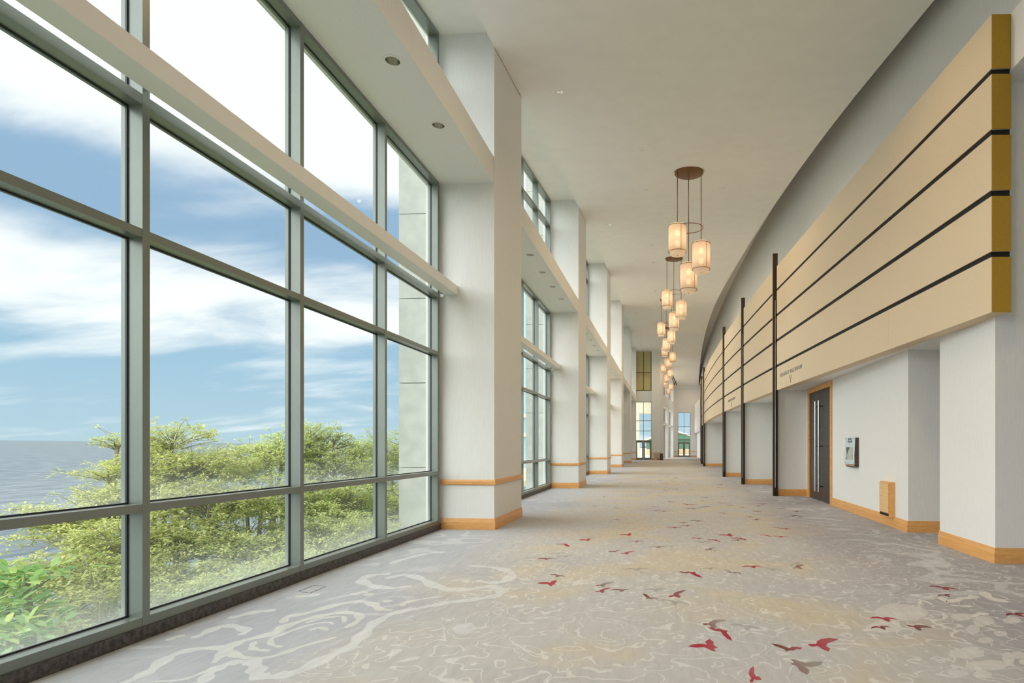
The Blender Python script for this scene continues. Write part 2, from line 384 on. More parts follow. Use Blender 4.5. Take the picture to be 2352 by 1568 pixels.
# ------------------------------------------------------------------ floor with its woven motifs
XU_ = 4.62; XW = -4.06; XO = -4.24; XC = -3.07; XR = 4.23
PITCH = 10.3; COLY = [10.38 + PITCH * i for i in range(6)]
fl = MB(); fl.box(-4.30, 9.2, -6, 82, -0.2, 0.0)
motif_cols = [None] * len(fl.f)
ZL = [0.0004, 0.0007]   # ribbon layer, motif layer
def motif(poly, cols):
    """flat inlay in the pile; cols: one RGBA per outline point"""
    ZL[1] += 0.000003; z = ZL[1]
    fl.add([(p[0], p[1], z) for p in poly], [tuple(range(len(poly)))], 1); motif_cols.append(cols)
def ribbon(px, width, col, origin, sc):
    pts = [on_floor(origin[0] + x * sc, origin[1] + y * sc) for x, y in px]
    # smooth (Catmull-Rom)
    sm = []
    for i in range(len(pts) - 1):
        p0 = pts[max(i - 1, 0)]; p1 = pts[i]; p2 = pts[i + 1]; p3 = pts[min(i + 2, len(pts) - 1)]
        for k in range(6):
            q = k / 6.0
            sm.append(0.5 * ((2 * p1) + (p2 - p0) * q + (2 * p0 - 5 * p1 + 4 * p2 - p3) * q * q + (3 * p1 - p0 - 3 * p2 + p3) * q ** 3))
    sm.append(pts[-1]); n = len(sm); L = []; R = []
    for i, p in enumerate(sm):
        d = (sm[min(i + 1, n - 1)] - sm[max(i - 1, 0)]); d.z = 0; d.normalize()
        w = 1.55 * width * (0.35 + 0.65 * math.sin(math.pi * min(1, max(0, i / (n - 1)))) ** 0.5) * (0.85 + 0.25 * math.sin(i * 0.9))
        nn = Vector((-d.y, d.x, 0)); L.append(p + nn * w / 2); R.append(p - nn * w / 2)
    ZL[0] += 0.000005
    for i in range(n - 1):
        fl.add([(q.x, q.y, ZL[0] + i * 1.5e-6) for q in (L[i], L[i + 1], R[i + 1], R[i])], [(0, 1, 2, 3)], 1); motif_cols.append([col] * 4)
O1 = (300, 1250); S1 = 0.3401; C1 = (0.70, 0.71, 0.70, 0.62); C2 = (0.72, 0.72, 0.66, 0.6)
for px, w, c in [
    ([(300, 960), (480, 930), (530, 870), (620, 820), (720, 795), (820, 795), (850, 840), (860, 885), (960, 890), (1150, 850), (1350, 750), (1480, 690), (1570, 610), (1650, 530), (1780, 465), (2000, 420), (2200, 380), (2450, 355)], 0.085, C1),
    ([(900, 772), (740, 758), (660, 710), (740, 655), (960, 600), (1050, 550), (1250, 490), (1420, 462), (1530, 470), (1540, 510), (1450, 565)], 0.07, C2),
    ([(-100, 960), (40, 900), (150, 840), (260, 760), (420, 710), (600, 698), (620, 735), (560, 800)], 0.07, C1),
    ([(1030, 530), (1060, 490), (1200, 460), (1400, 405), (1550, 385), (1640, 405), (1680, 435), (1770, 442)], 0.075, C2),
    ([(870, 770), (1000, 745), (1150, 690), (1390, 625)], 0.045, C2),
    ([(1030, 690), (960, 680), (950, 640), (1040, 600), (1200, 545), (1330, 525), (1370, 540)], 0.035, C2),
    ([(940, 715), (850, 710), (820, 690), (840, 655)], 0.04, C2),
    ([(1180, 530), (1290, 500), (1430, 485), (1440, 525)], 0.035, C2),
    ([(1200, 580), (1280, 560), (1330, 580)], 0.04, C2),
    ([(1750, 130), (1860, 95), (2010, 60), (2150, 50)], 0.07, C1),
    ([(1900, 280), (1760, 295), (1620, 275), (1560, 240), (1640, 205), (1760, 200)], 0.09, C1),
    ([(1840, 415), (1850, 395), (1950, 372), (2110, 348)], 0.05, C2),
    ([(1720, 230), (1860, 205), (1980, 240), (2080, 290), (2250, 300), (2352, 290)], 0.09, C1),
    ([(420, 632), (500, 600), (600, 555), (700, 553), (780, 580), (740, 612)], 0.07, C1),
    ([(660, 500), (760, 475), (880, 450), (980, 445)], 0.075, C1),
    ([(1110, 352), (1200, 345), (1280, 335)], 0.08, C2),
    ([(250, 650), (300, 625), (370, 615)], 0.05, C2),
    ([(1490, 340), (1560, 325), (1600, 318)], 0.08, C2), ([(1580, 345), (1640, 328)], 0.07, C2), ([(1700, 385), (1770, 378)], 0.07, C2),
    ([(160, 925), (330, 915), (420, 890), (520, 850)], 0.03, C2)]:
    ribbon(px, w, c, O1, S1)
O2 = (1000, 1100); S2 = 0.2985
for px, w, c in [
    ([(-40, 980), (150, 945), (350, 920), (480, 890), (510, 850), (430, 825), (250, 850), (100, 855), (0, 800)], 0.09, C1),
    ([(250, 665), (450, 680), (580, 720), (540, 780), (420, 795), (320, 780)], 0.09, C1)]:
    ribbon(px, w, c, O2, S2)
O3 = (1600, 1100); S3 = 0.3197; CW = (0.72, 0.68, 0.64, 0.85)
for px, w, c in [
    ([(1750, 845), (1800, 880), (1900, 860), (2030, 845)], 0.06, CW), ([(2060, 810), (2110, 855), (2240, 885)], 0.08, CW),
    ([(1490, 530), (1640, 550), (1740, 570), (1720, 600), (1650, 610), (1780, 680), (1900, 690), (2050, 700)], 0.10, (0.62, 0.60, 0.60, 0.6)),
    ([(2200, 740), (2180, 790), (2280, 820), (2352, 840)], 0.10, (0.62, 0.60, 0.60, 0.6)),
    ([(1600, 900), (1620, 870), (1700, 905)], 0.025, CW), ([(1590, 905), (1640, 940), (1760, 955), (1780, 1000), (1690, 1020), (1780, 1060), (1860, 1090), (1830, 1120), (1870, 1145)], 0.022, CW),
    ([(1820, 900), (1900, 912), (1990, 915)], 0.04, CW), ([(1960, 990), (2030, 970), (2100, 965)], 0.05, CW)]:
    ribbon(px, w, c, O3, S3)
def blob(x, y, wx, wy, col, n=14, seed=0):
    rnd = random.Random(seed); pts = []
    for i in range(n):
        a = 2 * math.pi * i / n; r = 1 + rnd.uniform(-0.13, 0.13)
        pts.append(on_floor(O3[0] + (x + wx * math.cos(a) * r) * S3, O3[1] + (y + wy * math.sin(a) * r) * S3))
    motif(pts, [col] * n)
for i, b in enumerate([(1460, 960, 190, 62), (1350, 1060, 130, 45), (2060, 1020, 75, 38), (1985, 1080, 55, 32), (2270, 1015, 65, 26), (2185, 1108, 48, 20), (2075, 1160, 55, 22), (1900, 990, 80, 30), (1940, 1252, 130, 40), (1970, 1228, 65, 24), (2080, 1340, 160, 38), (2240, 1290, 45, 50), (2310, 1265, 60, 28), (1880, 1395, 80, 24), (2060, 1400, 70, 28), (1750, 742, 40, 10), (2352, 1310, 40, 22)]):
    blob(*b, (0.66, 0.63, 0.60, 0.72), seed=i)
pp = [on_floor(O2[0] + x * S2, O2[1] + y * S2) for x, y in ((130, 1150), (170, 1115), (280, 1105), (325, 1150), (230, 1200), (160, 1190))]
motif(pp, [(0.62, 0.60, 0.62, 0.9)] * 6)
# birds
B = {'a': [(0, .02), (.05, .10), (.14, .16), (.30, .20), (.46, .17), (.34, .10), (.20, .04), (.14, -.03), (.17, -.12), (.10, -.19), (.03, -.12), (0, -.04), (-.10, -.06), (-.16, -.01), (-.10, .02)],
     'b': [(0, 0), (-.12, .05), (-.28, .04), (-.42, -.02), (-.26, -.08), (-.08, -.08), (-.02, -.14), (.05, -.22), (.12, -.25), (.11, -.14), (.20, -.13), (.13, -.03), (.16, .08), (.10, .20), (.03, .15), (-.02, .10)],
     'c': [(0, 0), (-.10, .10), (-.24, .20), (-.36, .22), (-.28, .10), (-.14, -.02), (-.12, -.12), (-.02, -.09), (.06, -.11), (.16, -.05), (.26, -.08), (.32, -.01), (.22, .03), (.10, .04)],
     'd': [(-.45, -.03), (-.30, .09), (-.14, .12), (0, .07), (.10, .12), (.28, .09), (.45, -.05), (.27, .01), (.14, .01), (.11, -.10), (.03, -.17), (-.04, -.11), (-.07, .0), (-.22, .02)]}
RED = (0.40, 0.020, 0.045); DRK = (0.22, 0.022, 0.02); BRN = (0.17, 0.06, 0.04); GRY = (0.34, 0.315, 0.285)
def bird(x, y, kind, size, rot, c0, c1, a0=0.97, a1=0.8):
    p0 = on_floor(x, y); pts = []; cols = []
    size = size * 0.66 / {'a': .64, 'b': .62, 'c': .68, 'd': .9}[kind]
    for (u, v) in B[kind]:
        a = u * math.cos(rot) - v * math.sin(rot); b = u * math.sin(rot) + v * math.cos(rot)
        pts.append((p0.x + a * size * CT, p0.y + b * size * 1.75 + a * size * ST))
        k = min(1, max(0, (u + 0.15) / 0.45)); cols.append(tuple(c0[i] * (1 - k) + c1[i] * k for i in range(3)) + (a0 * (1 - k) + a1 * k,))
    motif(pts, cols)
for b in [(1624, 1480, 'b', .34, 0.1, RED, RED), (1655, 1450, 'c', .36, 2.6, RED, DRK), (1628, 1432, 'a', .36, 0.0, DRK, GRY), (1713, 1440, 'd', .42, -.3, GRY, GRY, .6, .6),
          (1812, 1488, 'c', .32, 0.1, BRN, RED), (1876, 1480, 'a', .44, 0.0, RED, RED), (1848, 1530, 'b', .36, 3.4, GRY, DRK), (1728, 1558, 'a', .26, .9, RED, RED),
          (2032, 1421, 'd', .40, -.1, RED, RED), (2024, 1441, 'd', .30, .1, DRK, BRN), (2098, 1438, 'a', .30, -.5, DRK, BRN), (2168, 1350, 'd', .46, -.35, DRK, RED), (2172, 1367, 'd', .30, .15, BRN, DRK),
          (2336, 1411, 'd', .36, .1, DRK, DRK), (1728, 1301, 'd', .42, 0.0, RED, RED), (1683, 1314, 'c', .34, -.2, GRY, DRK), (1773, 1307, 'd', .5, -.4, GRY, GRY, .6, .6), (1828, 1303, 'a', .36, .3, GRY, DRK),
          (1829, 1295, 'd', .45, .7, GRY, GRY, .6, .5), (1792, 1232, 'd', .42, -.25, RED, RED), (1757, 1229, 'c', .3, 3.0, RED, RED), (1804, 1214, 'd', .4, 0, RED, DRK), (1786, 1211, 'd', .3, .1, DRK, GRY), (1672, 1228, 'b', .42, 0, RED, RED), (1640, 1240, 'c', .34, 2.9, RED, RED),
          (1696, 1236, 'c', .40, 3.0, RED, RED), (1692, 1240, 'd', .34, .2, BRN, DRK), (1627, 1261, 'a', .32, .2, DRK, GRY), (1640, 1264, 'd', .4, 0, GRY, GRY, .5, .4),
          (1265, 1338, 'b', .34, 0.0, RED, RED), (1281, 1322, 'd', .38, -.35, DRK, GRY), (1379, 1343, 'a', .32, .1, BRN, GRY), (1377, 1357, 'a', .28, .3, BRN, RED), (1427, 1355, 'd', .36, 0, DRK, GRY),
          (1494, 1372, 'c', .30, -.3, BRN, GRY), (1547, 1367, 'a', .36, .4, RED, BRN), (1548, 1383, 'd', .5, -.3, GRY, GRY, .6, .6), (1505, 1354, 'd', .4, .1, GRY, GRY, .6, .6), (1585, 1316, 'c', .46, 2.9, RED, BRN), (1630, 1305, 'd', .32, .1, GRY, GRY, .7, .7),
          (1460, 1307, 'd', .56, .1, GRY, GRY, .6, .7), (1474, 1314, 'd', .3, -.5, GRY, GRY, .5, .5), (1293, 1250, 'c', .44, 3.0, RED, GRY), (1348, 1239, 'b', .32, 0, RED, RED), (1360, 1234, 'd', .5, 0, GRY, GRY, .5, .5), (1255, 1283, 'd', .42, 0, DRK, GRY), (1298, 1277, 'd', .4, .2, GRY, GRY, .7, .7), (1280, 1271, 'd', .4, .1, GRY, GRY, .6, .6),
          (1442, 1227, 'b', .36, 0, RED, RED), (1460, 1243, 'd', .44, .05, GRY, RED), (1434, 1270, 'a', .34, .2, RED, RED), (1414, 1265, 'c', .3, .8, DRK, GRY), (1510, 1256, 'd', .42, 0, GRY, DRK), (1540, 1254, 'd', .4, -.1, GRY, GRY, .6, .6), (1548, 1211, 'd', .5, -.2, RED, BRN), (1577, 1207, 'd', .44, .1, BRN, RED), (1569, 1200, 'd', .3, .1, RED, BRN),
          (1602, 1196, 'd', .5, -.1, BRN, GRY), (1604, 1236, 'd', .42, -.1, RED, GRY), (1612, 1244, 'd', .5, 0, GRY, GRY, .6, .6), (1419, 1193, 'd', .36, 0, DRK, GRY), (1442, 1202, 'd', .36, 0, GRY, GRY, .7, .7), (1507, 1172, 'd', .4, 0, DRK, BRN), (1524, 1174, 'd', .36, 0, BRN, GRY), (1583, 1158, 'c', .5, 0, DRK, RED), (1598, 1159, 'd', .4, 0, GRY, GRY), (1626, 1163, 'd', .4, 0, DRK, GRY), (1592, 1168, 'd', .6, 0, DRK, GRY)]:
    bird(*b)
rb = random.Random(3)
for i in range(80):
    y = rb.uniform(13.5, 36); xx = rb.gauss(0.55, 0.75 + 0.02 * y)
    r = xx * CT + y * ST; f = -xx * ST + y * CT
    bird(PX + F * r / f, PY + F * EYE / f, rb.choice('abcd'), rb.uniform(.28, .42), rb.uniform(-.4, .4), *rb.choice([(DRK, GRY), (GRY, GRY), (RED, BRN), (BRN, GRY)]))
for (x, y) in [(1721, 1187), (1741, 1174), (1797, 1168), (1826, 1174), (1818, 1184), (1836, 1185), (1733, 1193), (1705, 1165), (1661, 1178), (1679, 1160)]:
    bird(x, y, rb.choice('acd'), .34, rb.uniform(-.3, .3), DRK, BRN)
floor = struct(fl.build('floor', [M['carpet'], M['motif']]))
at = floor.data.color_attributes.new('Motif', 'FLOAT_COLOR', 'CORNER')
# write the dye of each inlay (faces keep their order; recalculated normals may reverse the corner order, so match by vertex)
vcol = {}
k = 0
base_v = 8
off = 0
vs_i = 8
for fi, cols in enumerate(motif_cols):
    if cols is None: continue
    for j, c in enumerate(cols): vcol[vs_i + j] = c
    vs_i += len(cols)
for li, lp in enumerate(floor.data.loops):
    at.data[li].color = vcol.get(lp.vertex_index, (0.5, 0.5, 0.5, 0.0))

# access hatch set in the carpet
h = MB(); c = on_floor(715, 1353)
q = [on_floor(x, y) for x, y in ((685, 1358), (722, 1344), (748, 1347), (712, 1362))]
h.tube([(p.x, p.y, 0.002) for p in q], 0.0025, 4, closed=True)
tag(h.build('floor_hatch', M['letter']), 'thin dark outline of a small hatch in the carpet near the window sill', 'floor hatch')

# ------------------------------------------------------------------ ceiling: long shallow arch, curved right edge
ys = ranges(-6, 80, 86)
NX = 10
mb = MB(); vs = []; fs = []
for y in ys:
    e = lerp_table(EDGE, y)
    for i in range(NX + 1): vs.append((XC + 0.01 + (e - XC) * i / NX, y, zarch(y)))
    for i in range(NX + 1): vs.append((XC + 0.01 + (e - XC) * i / NX, y, zarch(y) + 0.26))
st = 2 * (NX + 1)
for a in range(len(ys) - 1):
    for i in range(NX):
        p = a * st + i; fs.append((p, p + 1, p + 1 + st, p + st))
        p += NX + 1; fs.append((p, p + st, p + 1 + st, p + 1))
    p = a * st; fs.append((p, p + st, p + st + NX + 1, p + NX + 1))
    p = a * st + NX; fs.append((p, p + NX + 1, p + NX + 1 + st, p + st))
mb.add(vs, fs); struct(mb.build('ceiling', M['ceil']))
# upper deck over the window bays and above the slot on the right
mb = MB(); prof = [(-4.32, .28), (2.2, .28), (2.2, 1.3), (4.9, 1.3), (4.9, 1.5), (-4.32, 1.5)]
vs = []; fs = []; n = len(prof)
for y in ys: vs += [(x, y, zarch(y) + dz) for x, dz in prof]
for a in range(len(ys) - 1):
    for i in range(n): fs.append((a * n + i, a * n + (i + 1) % n, (a + 1) * n + (i + 1) % n, (a + 1) * n + i))
fs += [tuple(range(n)), tuple((len(ys) - 1) * n + i for i in range(n - 1, -1, -1))]
mb.add(vs, fs); struct(mb.build('ceiling_upper', M['ceil']))
struct(MB().box(XU_ + 0.1, 9.2, -6, 7.9, 6.175, 6.4).build('ceiling_lobby', M['ceil']))

# ------------------------------------------------------------------ window wall
def soffit_lights(i):
    if i > 3: return []
    return [y for y in (COLY[i] - 1.92 - 1.46 * j for j in range(5)) if i == 0 or y >= COLY[i - 1] + 2.4]
def window_bay(i, Ys, Ye):
    root = troot('window_%d' % (i + 1), (XW, Ys, 0))
    cen = []
    y = Ye - 0.11
    while y > Ys + 0.6: cen.append(y); y -= 1.985
    cen.append(Ys + 0.04); cen = cen[::-1]
    zt = lambda p: zarch(p[1]) + 0.28
    for c in cen:
        m = MB().box(XO, XW, c - .033, c + .033, 0.102, 6.25)
        m.build('mullion', M['frame'], root)
        m = MB(); m.prism([(XO, c - .033), (XW, c - .033), (XW, c + .033), (XO, c + .033)], 6.72, zt); m.build('upper_mullion', M['frame'], root)
    MB().box(XW - .14, XW - .03, Ye - 0.077, Ye, 0.102, 6.25).build('jamb_filler', M['stone'], root)
    for (z0, z1, nm) in [(0.102, 0.173, 'sill'), (0.99, 1.055, 'transom'), (3.135, 3.2, 'transom'), (4.17, 4.25, 'transom'), (6.19, 6.25, 'head_frame')]:
        m = MB()
        for a, b in zip(cen, cen[1:]): m.box(XO, XW - .002, a + .033, b - .033, z0, z1)
        m.build(nm, M['frame'], root)
    m = MB(); top = MB(); mid = MB()
    for a, b in zip(cen, cen[1:]):
        P4 = [(XO, a + .033), (XW - .002, a + .033), (XW - .002, b - .033), (XO, b - .033)]
        top.prism(P4, lambda p: zt(p) - 0.07, zt); mid.prism(P4, lambda p: zt(p) - 0.96, lambda p: zt(p) - 0.88)
    top.build('upper_head_frame', M['frame'], root); mid.build('upper_transom', M['frame'], root)
    MB().box(XO - .08, XW + 0.015, Ys, Ye, 0.0, 0.102).build('stone_base', M['stone'], root)
    g = MB(); xg = -4.2
    zz = [0.173, 0.99, 1.055, 3.135, 3.2, 4.17, 4.25, 6.19]
    for a, b in zip(cen, cen[1:]):
        for z0, z1 in zip(zz[::2], zz[1::2]):
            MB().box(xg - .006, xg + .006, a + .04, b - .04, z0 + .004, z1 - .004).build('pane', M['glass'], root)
            w = .012; x0, x1 = xg + .006, xg + .022
            y0, y1 = a + .033, b - .033
            g.box(x0, x1, y0, y0 + w, z0, z1); g.box(x0, x1, y1 - w, y1, z0, z1); g.box(x0, x1, y0 + w, y1 - w, z0, z0 + w); g.box(x0, x1, y0 + w, y1 - w, z1 - w, z1)
        m = MB(); m.prism([(xg - .006, a + .033), (xg + .006, a + .033), (xg + .006, b - .033), (xg - .006, b - .033)], 6.72, lambda p: zt(p) - .03); m.build('upper_pane', M['endglass'], root)
    g.build('gasket', M['gasket'], root)
    # lowered boxed ceiling of the bay with its inner fascia
    x0, x1 = -4.34, XC - 0.015
    holes = [(-3.345, y) for y in soffit_lights(i)]
    bm = bmesh.new()
    def loop(pts):
        vv = [bm.verts.new((p[0], p[1], 6.25)) for p in pts]
        return [bm.edges.new((vv[k], vv[(k + 1) % len(vv)])) for k in range(len(vv))], vv
    e0, v0 = loop([(x0, Ys), (x1, Ys), (x1, Ye), (x0, Ye)]); ed = list(e0)
    for hx, hy in holes: ed += loop([(hx + 0.086 * math.cos(2 * math.pi * k / 28), hy + 0.086 * math.sin(2 * math.pi * k / 28)) for k in range(28)])[0]
    bmesh.ops.triangle_fill(bm, edges=ed, use_beauty=True)
    vt = [bm.verts.new((v_.co.x, v_.co.y, 6.72)) for v_ in v0]; bm.faces.new(vt)
    for k in range(4): bm.faces.new((v0[k], v0[(k + 1) % 4], vt[(k + 1) % 4], vt[k]))
    bmesh.ops.recalc_face_normals(bm, faces=bm.faces[:])
    me = D.meshes.new('ceiling_bay'); bm.to_mesh(me); bm.free(); me.materials.append(M['wall'])
    ob = D.objects.new('ceiling_bay', me); COL.objects.link(ob); struct(ob)
    return cen
for i in range(6):
    Ye = COLY[i]; Ys = 0.31 if i == 0 else COLY[i - 1] + 2.0
    window_bay(i, Ys, Ye)
    nm = ['long light shelf crossing the first window bay, in front of the tall panes', 'light shelf across the window bay between the nearest and second square columns',
          'light shelf across the bay between the second and third square columns', 'light shelf across the bay between the third and fourth square columns', 'light shelf across the bay between the fourth and fifth square columns', 'light shelf across the last window bay before the end wall'][i]
    r = thing('light_shelf', nm, 'light shelf', (XW, Ys, 4.236), 'light shelves across the window bays')
    MB().box(-3.967, -3.743, Ys, Ye, 4.236, 4.40).build('shelf_board', M['white'], r, bevel=0.004)
    y = Ye - 0.11
    while y > Ys: MB().box(-4.06, -3.96, y - .02, y + .02, 4.30, 4.36).build('bracket', M['frame'], r); y -= 1.985
    if i < 2: MB().box(-4.05, -3.985, Ye - 0.07, Ye - 0.0, 4.19, 4.24).build('end_clip', M['white'], r)

# ------------------------------------------------------------------ columns
COLS = []
for i, y0 in enumerate(COLY):
    dep = 2.0 if i < 5 else 0.5
    lab = ['tall white square column closest to the camera, with wide maple baseboard and chair rail', 'second white square column along the windows, beyond the nearest one',
           'third white square column along the windows', 'fourth white square column along the windows', 'fifth white square column along the windows, next to the last one', 'shallow white pilaster beside the glazed doors at the end of the window wall'][i]
    r = thing('column', lab, 'column', (XC, y0, 0), 'square columns along the window wall')
    top = lambda p: zarch(p[1]) + 0.28
    m = MB(); m.prism([(-4.34, y0), (XC, y0), (XC, y0 + dep), (-4.34, y0 + dep)], 0, top); m.build('shaft', M['wall'], r)
    path = [(XW + 0.005, y0), (XC, y0), (XC, y0 + dep), (XW + 0.005, y0 + dep)]
    m = MB().sweep(path, [(0, 0), (0.022, 0), (0.022, 0.13), (0.017, 0.14), (0.008, 0.2), (0, 0.2)]); m.build('baseboard', M['maple'], r)
    m = MB().sweep(path, [(0, 0.80), (0.012, 0.80), (0.026, 0.815), (0.026, 0.868), (0.012, 0.9), (0, 0.9)]); m.build('chair_rail', M['maple'], r)
    if i < 5:
        m = MB(); z = -7.0
        for k in range(12):
            z1 = min(z + 1.62, 12.2); m.box(-5.1, -4.36, y0 + 0.55, y0 + 1.5, z, z1 - 0.012); z = z1
            if z >= 12.2: break
        m.build('outer_pilaster', M['concrete'], r)

# ------------------------------------------------------------------ right side walls
XU = 4.62
upw = MB(); a = [(XU, y) for y in ys]; b = [(XU + 0.2, y) for y in ys]
upw.strip(a, b, 6.5, lambda p: zarch(p[1]) + 1.3); struct(upw.build('wall_right_upper', M['wall']))
bk = MB(); yy = [7.96] + ranges(9, 60, 51) + [66, 74, 80]
aa = [((fascia(y) if y <= 60 else fascia(60)) + 0.24, y) for y in yy]
bk.strip(aa, [(XU + 0.1, y) for y in yy], 3.19, 6.87); struct(bk.build('wall_bulkhead', M['wall']))
struct(MB().box(4.28, XU + 0.1, -6, 7.9, 6.17, 6.87).build('wall_lobby_header', M['wall']))
FINY = [18.1, 23.4, 29.0, 43.8, 49.5, 55.5]
rw = MB()
rw.box(XR, 9.2, 7.9, 8.15, 0, 6.17)
rw.box(XR, 4.5, 8.15, 9.43, 0, 3.19)
struct(rw.build('wall_return', M['wall']))
struct(MB().box(4.5, 5.7, 8.15, 10.62, 3.18, 3.3).build('ceiling_niche', M['ceil']))
lw = MB(); lw.box(XR, 4.45, 10.62, 15.28, 0, 3.19); lw.box(XR, 4.45, 17.78, 80, 0, 3.19); lw.box(XR, 4.45, 15.28, 17.78, 3.165, 3.19)
lw.box(4.4, 4.5, 15.2, 17.9, 0, 3.19); lw.box(4.45, 5.7, 10.62, 10.9, 0, 3.19); lw.box(5.5, 5.7, 8.15, 10.62, 0, 3.19)
for y in FINY: lw.box(fascia(y) + 0.03, XR, y, y + 0.28, 0, 3.19)
struct(lw.build('wall_right', M['wall']))
struct(MB().box(-4.3, 9.4, -6.3, -6.0, 0, 9.5).build('wall_back_blocker', M['wall']))  # unseen wall added to keep sky light out from behind
struct(MB().box(9.2, 9.4, -6, 8.15, 0, 6.4).build('wall_lobby_blocker', M['wall']))  # unseen side wall added to block sky light leaking in
bb = MB(); pf = [(0, 0), (0.022, 0), (0.022, 0.13), (0.017, 0.14), (0.008, 0.2), (0, 0.2)]
bb.sweep([(5.45, 9.43), (XR, 9.43), (XR, 7.9), (9.15, 7.9)][::-1], [(-o_, z) for o_, z in pf])
bb.sweep([(XR, 15.28), (XR, 10.62), (5.45, 10.62)][::-1], [(-o_, z) for o_, z in pf])
bb.sweep([(fascia(18.1) + 0.1, 18.1), (XR, 18.1), (XR, 17.78)], pf)
for j, y in enumerate(FINY[1:]):
    yp = FINY[j] + 0.28
    bb.sweep([(fascia(y) + 0.03, y), (XR, y), (XR, yp)], pf)
struct(bb.build('baseboard_right', M['maple']))

# slatted fabric fascia: five boards per bay between the posts
ZB = [3.168, 3.855, 4.61, 5.37, 6.126]; ZT = [3.925 - 0.0, 4.0, 0, 0, 0]
ZR = [(3.168, 3.855), (3.925, 4.61), (4.687, 5.37), (5.445, 6.126), (6.196, 6.867)]
bays = [(7.63, 17.84)] + [(FINY[i] + 0.13, FINY[i + 1] - 0.22) for i in range(5)]
PLAB = ['long beige fabric panel of five boards with ochre ends, closest to the camera', 'beige five-board panel between the first and second dark posts, without lettering', 'beige five-board panel between the second and third dark posts, with small lettering',
        'wide curved beige five-board panel between the third and fourth dark posts', 'narrow beige five-board panel glimpsed between the fourth and fifth dark posts', 'sliver of beige five-board panel between the fifth and sixth dark posts']
for bi, (y0, y1) in enumerate(bays):
    r = thing('wall_panel', PLAB[bi], 'wall panel', (fascia(y0), y0, ZB[0]), 'slatted fabric panels above the ballroom doors')
    seams = [10.474, 13.736, 16.908] if bi == 0 else []
    for (z0, z1) in ZR:
        m = MB(); st_ = [y0] + seams + [y1]
        for k in range(len(st_) - 1):
            p, q = st_[k] + (0.002 if k else 0), st_[k + 1] - (0.002 if k < len(st_) - 2 else 0)
            yv = ranges(p, q, max(1, int((q - p) / 1.0)))
            m.strip([(fascia(y), y) for y in yv], [(fascia(y) + 0.02, y) for y in yv], z0, z1)
        yv = ranges(y0 + 0.001, y1 - 0.001, max(1, int((y1 - y0) / 1.0)))
        m.strip([(fascia(y) + 0.004, y) for y in yv], [(fascia(y) + 0.238, y + (0.0165 if bi == 0 and y < 7.7 else 0)) for y in yv], z0 + 0.001, z1 - 0.001)
        bd = m.build('board', M['fabric'], r)
        if bi == 0:
            d = Vector((fascia(8.63) - fascia(7.63), 1.0, 0)).normalized(); nn = Vector((d.y, -d.x, 0)); p0 = Vector((fascia(y0), y0, 0))
            c4 = [p0 + nn * 0.003 - d * 0.006, p0 + nn * 0.242 - d * 0.006, p0 + nn * 0.242, p0 + nn * 0.003]
            e = MB(); e.prism([(p.x, p.y) for p in c4], z0 + 0.001, z1 - 0.001)
            ec = e.build('end_cap', M['gold'], bd, loc=(0, 0, 0)); ec['label'] = 'ochre end face of the board'
    m = MB(); yv = ranges(y0 + 0.03, y1, max(1, int((y1 - y0))))
    for (za, zb) in zip(ZR, ZR[1:]): m.strip([(fascia(y) + 0.014, y) for y in yv], [(fascia(y) + 0.235, y) for y in yv], za[1], zb[0])
    m.build('backing', M['black'], r)

# dark posts
for i, y in enumerate(FINY):
    x = fascia(y)
    r = thing('dark_post', '%s tall dark bronze post on the ballroom side, %s' % (['first', 'second', 'third', 'fourth', 'fifth', 'sixth'][i], ['beside the panel lettered V', 'between it and the third', 'beside the smaller lettered panel', 'where the curved panel ends', 'close behind the fourth', 'last down the hall'][i]), 'post', (x, y, 0), 'dark posts between the fabric panels')
    MB().box(x - 0.065, x + 0.075, y - 0.12, y - 0.005, 0, 7.30).build('post', M['bronze'], r, bevel=0.004)
    MB().box(x - 0.035, x + 0.045, y - 0.17, y - 0.12, 0.0, 5.89).build('front_cap', M['bronze_cap'], r, bevel=0.006)
    MB().box(x - 0.02, x - 0.004, y - 0.176, y - 0.17, 0.25, 5.87).build('bright_inlay', M['steel'], r)

# raised lettering
def text_mesh(name, s, size, mat, mtx, parent, ext=0.004, align='CENTER', sx=1.0):
    cu = D.curves.new(name, 'FONT'); cu.body = s; cu.size = size; cu.extrude = ext; cu.align_x = align; cu.space_character = 1.05
    ob = D.objects.new(name, cu); COL.objects.link(ob)
    bpy.context.view_layer.update()
    me = D.meshes.new_from_object(ob.evaluated_get(bpy.context.evaluated_depsgraph_get()))
    D.objects.remove(ob); D.curves.remove(cu)
    me.transform(mtx @ Matrix.Diagonal((sx, 1, 1, 1))); me.materials.clear(); me.materials.append(mat); me.name = name
    o = D.objects.new(name, me); COL.objects.link(o)
    if parent is not None: o.parent = parent; o.location = -Vector(parent.location)
    return o
def wall_frame(p, dx, nrm):
    """matrix whose x runs along dx (reading direction), y is up, z is the outward normal"""
    dx = Vector(dx).normalized(); n = Vector(nrm).normalized()
    m = Matrix.Identity(4); up = Vector((0, 0, 1))
    for r in range(3): m[r][0] = dx[r]; m[r][1] = up[r]; m[r][2] = n[r]; m[r][3] = p[r]
    return m
